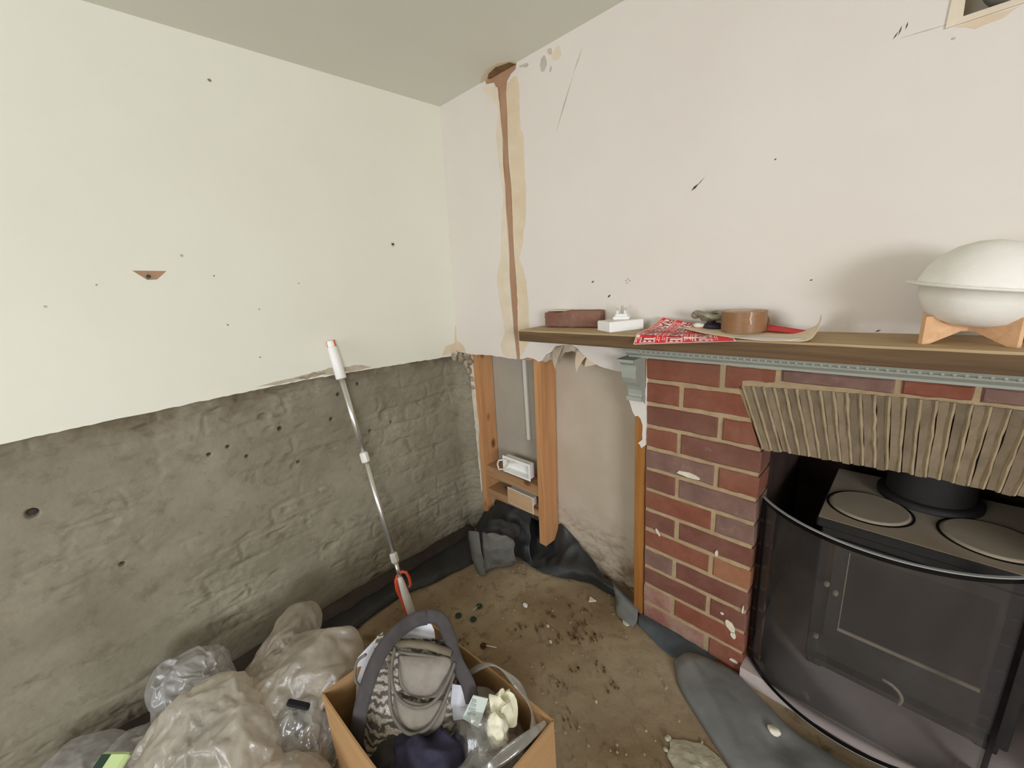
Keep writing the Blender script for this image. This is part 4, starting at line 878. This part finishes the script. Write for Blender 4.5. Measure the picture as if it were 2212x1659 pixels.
tr_ = thing('pewter_trinket', 'small tarnished grey holder with ring-shaped top beside brown tape roll', 'ornament')
q0 = Vector((1.108, -.036, 0))
ring = [q0+Vector((.033*math.cos(a)*(1+.12*math.cos(3*a)), .020*math.sin(a), SZ+.044+.004*math.sin(2*a)-.003*math.cos(a))) for a in [i*2*math.pi/28 for i in range(29)]]
MB().tube(ring, [.0062+.0022*abs(math.cos(i*math.pi/28)) for i in range(29)], 10, cap=False).build('ring_rim', M['pewter_toy'], tr_, smooth=True)
MB().lathe([(.0, .026), (.017, .028), (.026, .040), (.028, .043)], (q0.x, q0.y, SZ), 20).build('dish', M['pewter_toy'], tr_, smooth=True)
blob('rounded_end', (q0.x-.033, q0.y-.004, SZ+.043), (.0105, .010, .0095), M['pewter_toy'], tr_, 3, .15, 60, 2)
MB().lathe([(.017, .010), (.012, .016), (.010, .024), (.014, .030)], (q0.x+.006, q0.y, SZ), 16).build('stem', M['darkobj'], tr_, smooth=True)
blob('foot', (q0.x+.012, q0.y, SZ+.0145), (.024, .016, .009), M['darkobj'], tr_, 3, .25, 60, 5)
blob('leaf_foot', (q0.x-.022, q0.y-.004, SZ+.0165), (.014, .010, .007), M['offwhite_pl'], tr_, 3, .25, 60, 6)

# domed paper vessel on a crossed wooden stand
BC = Vector((1.563, -.071, 0))
vs_ = thing('domed_vessel', 'white rimmed bowl with a domed lid on crossed wooden stand', 'bowl')
TT = Matrix.Translation((BC.x, BC.y, 1.157)) @ Matrix.Rotation(math.radians(7), 4, 'Y')
MB().lathe([(0, -.064), (.026, -.062), (.050, -.053), (.066, -.037), (.074, -.016), (.077, .001), (.093, .003), (.0965, .0055), (.094, .008), (.078, .006), (.076, .002)], seg=56, M4=TT).build('bowl', M['ceramic'], vs_, smooth=True)
MB().lathe([(.082, .0065), (.0805, .014), (.074, .034), (.062, .053), (.044, .069), (.022, .078), (0, .081)], seg=56, M4=TT).build('domed_lid', M['ceramic'], vs_, smooth=True)
sd_ = thing('wooden_cross_stand', 'pale wooden cross-lap stand carrying the white domed bowl', 'stand')
def slat(ang, nm='cross_slat'):
    # X-shaped stand: two interlocking boards, each notched to cradle the bowl
    c, s = math.cos(ang), math.sin(ang); L = .074; t_ = .008
    pts = [(-L, 0), (-L+.012, 0), (-.014, .020), (.014, .020), (L-.012, 0), (L, 0), (L, .049), (L-.012, .050), (.045, .037), (.012, .0295), (-.012, .0295), (-.045, .037), (-L+.012, .050), (-L, .049)]
    MB().slab(pts, lambda a, b, d: Vector((1.558+a*c-(d-t_/2)*s, -.060+a*s+(d-t_/2)*c, SZ+b)), t_).build(nm, M['bamboo'], sd_)
slat(math.radians(40)); slat(math.radians(-40))
tn = thing('grey_tin', 'small grey tin at the right end beside the wooden stand', 'tin')
MB().lathe([(0, 0), (.020, 0), (.021, .002), (.021, .015), (.019, .017), (0, .017)], (1.645, -.025, SZ), 24).build('tin_body', M['greytin'], tn)
MB().lathe([(.0215, .0105), (.0222, .0105), (.0222, .0155), (.0205, .0175), (0, .018)], (1.645, -.025, SZ), 24).build('tin_lid', M['offwhite_pl'], tn)

# ================================================================= POLE
po = thing('telescopic_pole', 'silver telescopic pole with an orange clamp leaning on left wall', 'pole')
PA, PB = Vector((.020, -.606, 1.066)), Vector((.300, -.590, .012))
pd = (PB-PA)
def seg(t0, t1, r, mat, nm, n=14): return MB().tube([PA+pd*t0, PA+pd*(t0+t1)/2, PA+pd*t1], r, n).build(nm, mat, po, smooth=False)
seg(0, .020, .0135, M['white_pl'], 'end_cap')
MB().tube([PA+pd*.018, PA+pd*.022, PA+pd*.125, PA+pd*.128], [.014, .0165, .0185, .0155], 18).build('handle_grip', M['white_pl'], po, smooth=True)
mb = MB().tube([PA+pd*.126, PA+pd*.39], .0105, 14); mb.build('upper_tube', M['alu'], po, smooth=True)
MB().tube([PA+pd*.382, PA+pd*.386, PA+pd*.414, PA+pd*.418], [.011, .0155, .0155, .012], 8).build('locking_collar', M['offwhite_pl'], po)
MB().tube([PA+pd*.416, PA+pd*.76], .0092, 14).build('middle_tube', M['alu'], po, smooth=True)
MB().tube([PA+pd*.742, PA+pd*.746, PA+pd*.772, PA+pd*.78], [.010, .0150, .0150, .010], 8).build('locking_collar', M['offwhite_pl'], po)
MB().tube([PA+pd*.776, PA+pd*.84], .0078, 14).build('lower_tube', M['alu'], po, smooth=True)
ax = pd.normalized(); rv0 = Vector((.62, .78, 0)); rv0 = (rv0-ax*rv0.dot(ax)).normalized(); rv = Vector((.62, .78, 0)); rv = (rv-ax*rv.dot(ax)).normalized(); nv = ax.cross(rv).normalized()
if nv.y > 0: nv = -nv
for sg in (-1, 1): MB().tube([PA+rv0*sg*.0095+pd*-.001, PA+rv0*sg*.0098+pd*.030], .0062, 8).build('end_stripe', M['orange_pl'], po, smooth=True)
def loc(a, b, c=0): return PA+pd*a+rv*b+nv*c
MB().tube([loc(.83, .0, .004), loc(.85, .001, .005), loc(.90, .002, .005), loc(.99, .004, .004)], [.009, .012, .0155, .0165], 14, flat=.75).build('squeegee_stem', M['white_pl'], po, smooth=True)
clamp = [loc(.832, -.014), loc(.822, -.004), loc(.815, .012), loc(.822, .026), loc(.845, .031), loc(.868, .029), loc(.875, .022)]
MB().tube(clamp, .0055, 8).build('orange_clamp', M['orange_pl'], po, smooth=True)
MB().tube([loc(.822, -.006), loc(.84, -.017), loc(.87, -.021), loc(.90, -.0185), loc(.94, -.017), loc(.985, -.014)], [.006, .0085, .009, .007, .006, .0055], 10).build('orange_lever', M['orange_pl'], po, smooth=True)

# ================================================================= CARDBOARD BOX AND CONTENTS
bx_ = thing('cardboard_box', 'open brown cardboard box on the dirty floor holding a handbag', 'box')
L_, B_, Rr = Vector((.58, -.976, 0)), Vector((.593, -.680, 0)), Vector((1.038, -.644, 0)); F_ = L_+Rr-B_
BH = .275
def wall(a, b, nm, h=BH, mat='cardboard'):
    d = (b-a).normalized(); n_ = Vector((-d.y, d.x, 0))*.0022
    N = 8; vs = []
    for k in range(N+1):
        p = a.lerp(b, k/N); bow = .004*math.sin(math.pi*k/N)
        q = p+n_.normalized()*bow
        vs += [q-n_, q+n_, q+n_+Vector((0, 0, h)), q-n_+Vector((0, 0, h))]
    for i, v in enumerate(vs): v.z += .004
    fs = [(0, 1, 2, 3), tuple(N*4+i for i in (3, 2, 1, 0))]+[(k*4+i, k*4+(i+1) % 4, (k+1)*4+(i+1) % 4, (k+1)*4+i) for k in range(N) for i in range(4)]
    return MB().add(vs, fs).build(nm, M[mat], bx_)
wall(L_, B_, 'box_side'); wall(B_, Rr, 'box_side'); wall(Rr, F_, 'box_side'); wall(F_, L_, 'box_side')
MB().add([L_+Vector((.003, .003, .004)), F_+Vector((-.003, .003, .004)), Rr+Vector((-.003, -.003, .004)), B_+Vector((.003, -.003, .004)), L_+Vector((.003, .003, .008)), F_+Vector((-.003, .003, .008)), Rr+Vector((-.003, -.003, .008)), B_+Vector((.003, -.003, .008))], [(0, 1, 2, 3), (4, 5, 6, 7), (0, 1, 5, 4), (1, 2, 6, 5), (2, 3, 7, 6), (3, 0, 4, 7)]).build('box_bottom', M['cardboard'], bx_)

# handbag
HO = Vector((.71, -.927, .20)); hu = Vector((.8107, .5855, 0)); hv = Vector((-.2897, .4012, .8690)); hn = Vector((.5088, -.7045, .4948))
def H(u, v, w_=0): return HO+hu*u+hv*v+hn*w_
hb = thing('handbag', 'grey snakeskin-print handbag with charcoal straps in the cardboard box', 'bag')
def bagbody(u, v):
    a = u*2*math.pi; q = v                               # a around, v bottom to top
    hw = .125-.020*q-.012*(1-min(1, q*6)); hd = (.052-.034*q**1.3)*(1 if q < .97 else .6)
    ca, sa = math.cos(a), math.sin(a); sq = lambda x, p: math.copysign(abs(x)**p, x)
    uu = .075+hw*sq(ca, .55); ww = -.045+hd*sq(sa, .6)
    vv = -.03+.232*q+.008*math.sin(u*4*math.pi)*(q > .5)*(-1)
    n_ = fbm(Vector((uu*25, vv*25, ww*25)))
    return H(uu, vv, ww+.010*n_*(1-q*.5))
grid('bag_body', bagbody, 96, 40, M['snake'], hb, True, closed_u=True)
MB().add([bagbody(k/24, 0.0) for k in range(24)], [tuple(range(24))]).build('bag_base', M['snake'], hb, recalc=False)
def panel(pts, w0, puf, mat, nm, n=16):
    c = sum((Vector((a, b)) for a, b in pts), Vector((0, 0)))/len(pts)
    def fn(u, v):
        e = catmull([(a, b, 0) for a, b in pts]+[(pts[0][0], pts[0][1], 0)], u); x = c.x+(e.x-c.x)*v; y = c.y+(e.y-c.y)*v
        return H(x, y, w0+puf*(1-v**3)+.004*fbm(Vector((x*40, y*40, 0)))*(1-v*.7))
    return grid(nm, fn, 48, n, mat, hb, True, .001, closed_u=True)
panel([(.050, .180), (.118, .184), (.184, .182), (.186, .125), (.170, .104), (.125, .096), (.078, .101), (.056, .125)], -.006, .020, M['leather'], 'front_pocket')
panel([(.050, .100), (.12, .090), (.182, .10), (.172, .05), (.13, .022), (.088, .022), (.058, .055)], .004, .012, mottled('grey_leather', srgb(146, 138, 124), srgb(120, 112, 100), 20, .6, .5, .004, 26), 'lower_pocket')
MB().tube([H(.036, .198, -.014), H(.075, .205, -.010), (H(.125, .204, -.010)), H(.184, .192, -.014)], .010, 8, flat=.8).build('zip_band', M['band'], hb, smooth=True)
MB().tube([H(.030, .188, -.010), H(.075, .186, -.002), H(.13, .186, -.002), H(.19, .178, -.010)], .0035, 8).build('piping', M['cord'], hb, smooth=True)
sm_ = lambda pts, n=36: [catmull(pts, k/n) for k in range(n+1)]
MB().tube(sm_([H(.040, .196, -.004), H(.046, .158, .018), H(.060, .119, .026), (H(.090, .097, .030)), H(.125, .092, .030), H(.159, .104, .026), H(.185, .140, .018), H(.197, .176, -.004)]), .0042, 8).build('handle', M['cord'], hb, smooth=True)
MB().tube(sm_([H(.030, .165, -.002), H(.041, .130, .012), H(.048, .098, .018), H(.061, .067, .022), H(.089, .042, .024), H(.118, .037, .024), H(.151, .053, .020), H(.174, .087, .014), H(.190, .130, .006), H(.198, .165, -.010)]), .0042, 8).build('handle', M['cord'], hb, smooth=True)
MB().tube(sm_([H(-.030, .10, .002), H(-.055, .12, .0), H(-.058, .155, -.004), H(-.035, .175, -.002)]), .0035, 8).build('side_ring', M['cord'], hb, smooth=True)
def ribbon(pts, wd, mat, nm, par, nrm):
    C_ = sm_(pts, 50)
    def fn(u, v):
        k = u*50; i = min(int(k), 49); p = C_[i].lerp(C_[i+1], k-i); d = (C_[min(i+1, 50)]-C_[max(i-1, 0)]).normalized(); s = d.cross(nrm).normalized()
        return p+s*wd*(v-.5)
    return grid(nm, fn, 80, 5, mat, par, True, .002)
ribbon([H(-.024, -.01, .016), H(-.022, .02, .026), H(-.014, .093, .030), H(.004, .170, .016), H(.030, .218, -.012), H(.066, .246, -.040), H(.100, .255, -.050)], .036, M['strap'], 'shoulder_strap', hb, hn)
ribbon([H(.100, .257, -.050), H(.136, .255, -.046), H(.168, .225, -.030), H(.200, .179, -.004), H(.232, .140, .004), H(.245, .10, .0)], .034, M['strap'], 'shoulder_strap', hb, hn)
# papers standing behind the bag
def sheetp(name, label, cs, mat='paper', bend=.006):
    t_ = grid(name, lambda u, v: (Vector(cs[0]).lerp(Vector(cs[1]), u)).lerp(Vector(cs[3]).lerp(Vector(cs[2]), u), v)+Vector((0, 0, 0))+hn*bend*math.sin(u*3.1), 12, 12, M[mat], None, True, .0006)
    tag(t_, label, 'paper'); return t_
sheetp('paper_sheet', 'white paper sheet standing upright beside the left edge of the handbag', [H(-.088, -.01, -.08), H(-.030, -.01, -.10), H(-.030, .205, -.075), H(-.085, .145, -.055)])
pp = MB().slab([(.005, .10), (.125, .10), (.124, .202), (.118, .225), (.105, .243), (.088, .250), (.055, .235), (.018, .209)], lambda a, b, d: H(a, b, -.060-d), .0008).build('paper_sheet', M['paper']); tag(pp, 'round-topped white paper sheet rising behind the handbag top', 'paper')

# clear bag of papers, tissue, booklet, cloths
def crumple(name, label, cat, c, rad, mat, sub=5, amp=.3, fr=22, seed=0):
    o = blob(name, c, rad, mat, None, sub, amp, fr, seed); tag(o, label, cat); return o
cb = thing('clear_plastic_bag', 'clear plastic bag of papers in the right of the box', 'bag')
blob('film', (.905, -.735, .190), (.105, .072, .090), M['film_clear'], cb, 5, .22, 22, 3)
blob('film', (.975, -.80, .195), (.045, .10, .080), M['film_clear'], cb, 5, .25, 26, 8)
MB().slab([(0, 0), (.062, .01), (.060, .085), (.006, .090)], lambda a, b, d: Vector((.830, -.782, .225))+Vector((.62, .50, .0))*a*1.15+Vector((-.20, .28, .82))*b+Vector((.5, -.6, .5))*(-d), .002).build('paper_inside', M['paper'], cb)
MB().tube(sm_([Vector((.80, -.70, .27)), Vector((.86, -.665, .315)), Vector((.93, -.655, .312)), Vector((.985, -.66, .285)), Vector((1.022, -.69, .27))]), [.006+.004*math.sin(i*.4) for i in range(37)], 8, flat=.6).build('rolled_edge', M['film_clear'], cb, smooth=True)
MB().tube(sm_([Vector((1.030, -.66, .285)), Vector((1.020, -.72, .285)), Vector((.998, -.78, .27)), Vector((.975, -.83, .25))]), [.004+.010*math.sin(i*.087) for i in range(37)], 10, flat=.6).build('rolled_edge', M['film_clear'], cb, smooth=True)
bk_ = thing('booklet', 'pale green-grey printed booklet standing in the clear plastic bag', 'booklet')
def BK(a, b, d=0): return Vector((.872, -.772, .262))+Vector((.10, .12, .98)).normalized()*b+Vector((.72, .58, .10)).normalized()*a+Vector((.55, -.75, .2)).normalized()*d
MB().slab([(0, 0), (.042, -.03), (.058, .055), (.022, .066)], BK, -.002).build('cover', M['booklet'], bk_); cov_ = bpy.data.objects['cover.001'] if 'cover.001' in bpy.data.objects else bpy.data.objects['cover']
for k in range(4): MB().slab([(.010+.008*k*.4, .012+.012*k), (.030, .006+.013*k), (.032, .014+.013*k), (.012+.003*k, .020+.013*k)], lambda a, b, d: BK(a, b, .0006+d), .0004).build('printed_block', M['booklet_print'], cov_)
def tissue_fn(u, v):
    a = u*2*math.pi; r = .017+.019*v
    z = .315-.02*v+.030*math.sin(a*3+v*4)*v*.6-.075*max(0, v-.5)*(1+math.cos(a+2.3))
    x = .932+r*1.15*math.cos(a)*v**.6; y = -.706+r*.9*math.sin(a)*v**.6
    q = Vector((x, y, z))*42
    return Vector((x, y, z))+Vector((mn.noise(q), mn.noise(q+Vector((5, 5, 5))), mn.noise(q+Vector((9, 1, 4)))))*.016
ts = grid('tissue', tissue_fn, 60, 30, M['tissue'], None, True, .001, closed_u=True); tag(ts, 'crumpled cream tissue on top of the clear plastic bag', 'tissue')
crumple('crumpled_tissue', 'small twisted cream tissue tail hanging from the crumpled tissue', 'tissue', (.955, -.735, .265), (.022, .020, .040), M['tissue'], 4, .45, 50, 6)
crumple('navy_cloth', 'crumpled navy blue cloth in the front of the cardboard box', 'cloth', (.882, -.856, .165), (.125, .082, .082), M['navy'], 5, .32, 20, 12)
crumple('black_cloth', 'black garment lying in the near corner of the box', 'cloth', (.910, -.888, .155), (.080, .034, .070), M['black_cloth'], 5, .35, 24, 17)
crumple('grey_cloth', 'charcoal grey cloth lining the box bottom under the handbag', 'cloth', (.76, -.86, .11), (.150, .09, .10), M['strap'], 5, .2, 18, 19)
mb = MB().tube(sm_([Vector((.845, -.905, .205)), Vector((.860, -.885, .222)), Vector((.885, -.88, .228)), Vector((.905, -.885, .222))]), .003, 8)
tag(mb.build('grey_cord', M['cord'], smooth=True), 'thin grey cord lying on the navy cloth in the box', 'cable')

# ================================================================= POLYTHENE HEAP
def star(c, base, targets, scale=1.0, wob=0.0, seed=0, sub=5, floor=.004, xmin=.012):
    c = Vector(c); tg = []
    for (P, k) in targets:
        d = Vector(P)-c; l = d.length; d.normalize()
        r0 = 1/math.sqrt((d.x/base[0])**2+(d.y/base[1])**2+(d.z/base[2])**2); tg.append((d, l-r0, k))
    bm = bmesh.new(); bmesh.ops.create_icosphere(bm, subdivisions=sub, radius=1)
    for v in bm.verts:
        d = v.co.normalized(); r = 1/math.sqrt((d.x/base[0])**2+(d.y/base[1])**2+(d.z/base[2])**2)
        for (l, e, k) in tg: r += e*math.exp(k*(d.dot(l)-1))
        r *= scale*(1+wob*(fbm(d*3.1+Vector((seed*3, 1, seed)))+.35*mn.noise(d*9+Vector((seed, 0, 2)))))
        v.co = c+d*r; v.co.z = max(v.co.z, floor); v.co.x = max(v.co.x, xmin)
    me = bpy.data.meshes.new('m'); bm.to_mesh(me); bm.free(); return me
SIM = []
def bag(label, c, base, targets, mat, seed=0, slack=1.2):
    """loose film settled by cloth simulation over a rounded bundle of contents"""
    core = bpy.data.objects.new('core', star(c, base, targets, .90, .42, seed, 4, -.02, -.02)); COL.objects.link(core)
    core.modifiers.new('c', 'COLLISION'); core.collision.thickness_outer = .002; core.collision.cloth_friction = 12
    core.modifiers['c'].settings.use_culling = False
    cl = bpy.data.objects.new('polythene_bag', star(c, base, targets, slack, .10, seed+.5, 6 if base[0] > .105 or base[0] < .08 else 5, .010, .02)); COL.objects.link(cl)
    cl.data.materials.append(mat); tag(cl, label, 'bag')
    grp = bpy.data.collections.new('g%d' % len(SIM)); grp.objects.link(core); grp.objects.link(FLOORC)
    m_ = cl.modifiers.new('Cloth', 'CLOTH'); st_ = m_.settings; st_.quality = 4; st_.mass = .12; st_.air_damping = 1.0
    st_.tension_stiffness = 60; st_.compression_stiffness = 30; st_.shear_stiffness = 8; st_.bending_stiffness = .0012
    st_.tension_damping = 5; st_.compression_damping = 5; st_.use_pressure = True; st_.uniform_pressure_force = -2.0
    m_.collision_settings.collection = grp; m_.collision_settings.distance_min = .003; m_.collision_settings.use_self_collision = False; m_.collision_settings.collision_quality = 2
    m_.point_cache.frame_start = 1; m_.point_cache.frame_end = NF
    SIM.append((cl, core, grp)); return cl
NF = 46
FLOORC = MB().box((-.5, -2.2, -.10), (1.2, -.4, 0)).box((-.12, -2.2, -.1), (.008, -.4, 1)).box((.575, -.985, 0), (1.04, -.64, .30)).build('core_floor', M['wash'])
FLOORC.modifiers.new('c', 'COLLISION'); FLOORC.collision.thickness_outer = .003
bag('tallest cloudy polythene bag, peaked, at back beside the cardboard box', (.34, -1.02, .11), (.17, .14, .11), [((.20, -.93, .262), 12), ((.40, -.895, .270), 14), ((.49, -.935, .230), 14), ((.42, -1.05, .24), 6)], M['film'], 1, 1.36)
bag('greyish polythene bag lobe against the left wall, behind the heap', (.20, -1.20, .12), (.11, .09, .10), [((.13, -1.26, .255), 10), ((.16, -1.15, .26), 10)], M['film_cool'], 4, 1.36)
bag('large pale polythene bag filling the middle of the heap', (.40, -1.19, .11), (.18, .15, .13), [((.33, -1.17, .275), 9), ((.50, -1.13, .24), 9), ((.28, -1.30, .20), 7)], M['film_white'], 7, 1.36)
bag('thin see-through polythene bag squeezed against the cardboard box', (.505, -1.025, .10), (.07, .075, .12), [((.545, -1.00, .21), 8)], M['film_clear'], 11, 1.36)
bag('glossy cloudy polythene bag, front lower right of heap', (.62, -1.12, .09), (.10, .09, .10), [((.62, -1.10, .20), 8)], M['film_white'], 14, 1.36)
bag('small lilac-grey polythene bag at the far left of heap', (.15, -1.46, .07), (.10, .09, .09), [((.14, -1.45, .155), 8)], M['film_cool'], 17, 1.36)
bag('dull flattened polythene film between lilac bag and middle bag', (.24, -1.35, .06), (.12, .09, .10), [((.22, -1.33, .17), 8)], M['film_clear'], 20, 1.36)
for f_ in range(1, NF+1): SC.frame_set(f_)
dg = bpy.context.evaluated_depsgraph_get()
for cl, core, grp in SIM:
    me = bpy.data.meshes.new_from_object(cl.evaluated_get(dg)); cl.modifiers.clear(); cl.data = me
    me.polygons.foreach_set('use_smooth', [True]*len(me.polygons))
    sb_ = cl.modifiers.new('smooth', 'SUBSURF'); sb_.levels = 1; sb_.render_levels = 1
    bpy.data.objects.remove(core); bpy.data.collections.remove(grp)
bpy.data.objects.remove(FLOORC); SC.frame_set(1)
# things showing through the plastic
tag(blob('dark_bundle', (.475, -1.02, .13), (.055, .045, .07), M['black_cloth'], None, 4, .3, 30, 4), 'dark bundle showing through thin see-through polythene beside the box', 'clothing')
tag(MB().box((-.028, -.010, -.004), (.028, .010, .004), Matrix.Translation((.522, -1.022, .236)) @ Matrix.Rotation(.9, 4, 'Z') @ Matrix.Rotation(.5, 4, 'Y'), .004).build('black_buckle', M['black_cloth']), 'flat black strap end poking out between polythene bags', 'strap')
gp = thing('green_packet', 'pale green plastic packet at bottom left of the heap', 'packet')
TG = Matrix.Translation((.325, -1.345, .185)) @ Matrix.Rotation(.6, 4, 'Z') @ Matrix.Rotation(.25, 4, 'X')
TG = Matrix.Translation((.328, -1.365, .222)) @ Matrix.Rotation(.75, 4, 'Z') @ Matrix.Rotation(.3, 4, 'X')
MB().box((-.040, -.022, -.010), (.030, .022, .008), TG, .006).build('packet_body', M['green_pl'], gp); MB().box((-.033, -.016, .0081), (-.010, .016, .0092), TG, .0003).build('dark_panel', M['green_dk'], gp)

# ================================================================= FLOOR LITTER
def flake(label, x, y, r, mat, name='plaster_flake', tri=False, cat='debris', grp=None, seed=0):
    n = 3 if tri else 6
    pts = [(x+r*(1+.3*mn.noise(Vector((k*1.3, seed, 0))))*math.cos(k*2*math.pi/n+seed), y+r*.7*(1+.3*mn.noise(Vector((k*2.3, seed, 4))))*math.sin(k*2*math.pi/n+seed)) for k in range(n)]
    o = MB().slab(pts, lambda a, b, d: Vector((a, b, .0055-d)), .005).build(name, mat); tag(o, label, cat, grp); return o
flake('white triangular plaster flake near the brick pier', .731, -.055, .020, M['chalk'], tri=True, seed=.4)
flake('small square white plaster flake in middle of floor', .554, -.246, .011, M['white_pl'], seed=.8)
flake('white plaster flake by the foot of the orange timber', .887, -.066, .014, M['chalk'], seed=2)
flake('tiny white plaster chip right of the nail', .733, -.306, .006, M['chalk'], seed=3)
flake('tiny white plaster chip beside brown floor stains', .683, -.262, .006, M['chalk'], seed=4)
flake('white plaster flake touching the cardboard box back corner', .612, -.580, .010, M['chalk'], seed=5)
flake('lone tiny white chip on the floor right of the box', .964, -.373, .004, M['chalk'], seed=6)
for i, (x, y, lb) in enumerate(((.394, -.452, 'leftmost of three dark green plastic discs on the floor'), (.451, -.425, 'nearest of three dark green plastic discs on the floor'), (.420, -.369, 'farthest of three dark green discs, with a pale stem'))):
    t_ = thing('green_disc', lb, 'plastic disc', 'dark green plastic discs')
    MB().lathe([(0, .001), (.009, .001), (.0125, .003), (.0115, .006), (.004, .007), (0, .007)], (x, y, 0), 14).build('cap', M['green_dk'], t_)
    if i == 2: MB().tube([(x, y, .006), (x-.002, y-.030, .004)], .0014, 6).build('stem', M['offwhite_pl'], t_)
nl = thing('clout_nail', 'bright steel nail with rusty washer head lying on the floor', 'nail')
MB().tube([(.574, -.468, .004), (.607, -.448, .003)], .0016, 8).build('shank', M['white_pl'], nl); MB().lathe([(0, .001), (.011, .001), (.012, .003), (.009, .007), (0, .008)], (.566, -.473, 0), 12).build('washer', M['rust'], nl)
dk = [(.757, -.102), (.775, -.222), (.79, -.215), (.765, -.235), (.80, -.24), (.847, -.19), (.70, -.15), (.66, -.22), (.655, -.29), (.74, -.27), (.78, -.16), (.86, -.40), (.93, -.46), (.98, -.30), (.62, -.34), (.50, -.52), (.91, -.27), (.84, -.33), (.77, -.19), (.835, -.185)]
mb = MB()
for i, (x, y) in enumerate(dk):
    for k in range(5):
        r = random.uniform(.0012, .0034)*(1.5 if k == 0 else 1); a, b = x+random.uniform(-.022, .022), y+random.uniform(-.022, .022)
        q = [(a+r*(1+.4*random.random())*math.cos(j*math.pi/3), b+r*1.6*(.6+.5*random.random())*math.sin(j*math.pi/3)) for j in range(6)]
        mb.slab(q, lambda p_, q_, d: Vector((p_, q_, .0028-d)), .004)
tag(mb.build('dirt_crumbs', mottled('brown_dirt', srgb(92, 70, 46), srgb(112, 90, 62), 30, .95, 0)), 'scatter of dark brown dirt crumbs over the screed floor', 'dirt', kind='stuff')
mb = MB()
for i in range(150):
    x, y = random.uniform(.25, 1.25), random.uniform(-.62, .03); r = random.uniform(.0012, .0028)
    if (x < .7 and y < -.55) or (x > .92 and y > -.12) or (x+y*-1 < .25): continue
    mb.box((x-r, y-r, 0), (x+r, y+r*.8, .0035), None)
tag(mb.build('grit', mottled('pale_grit', srgb(150, 132, 104), srgb(190, 176, 150), 60, .95, 0)), 'pale grit specks scattered over the screed floor', 'grit', kind='stuff')
bpy.context.view_layer.update()
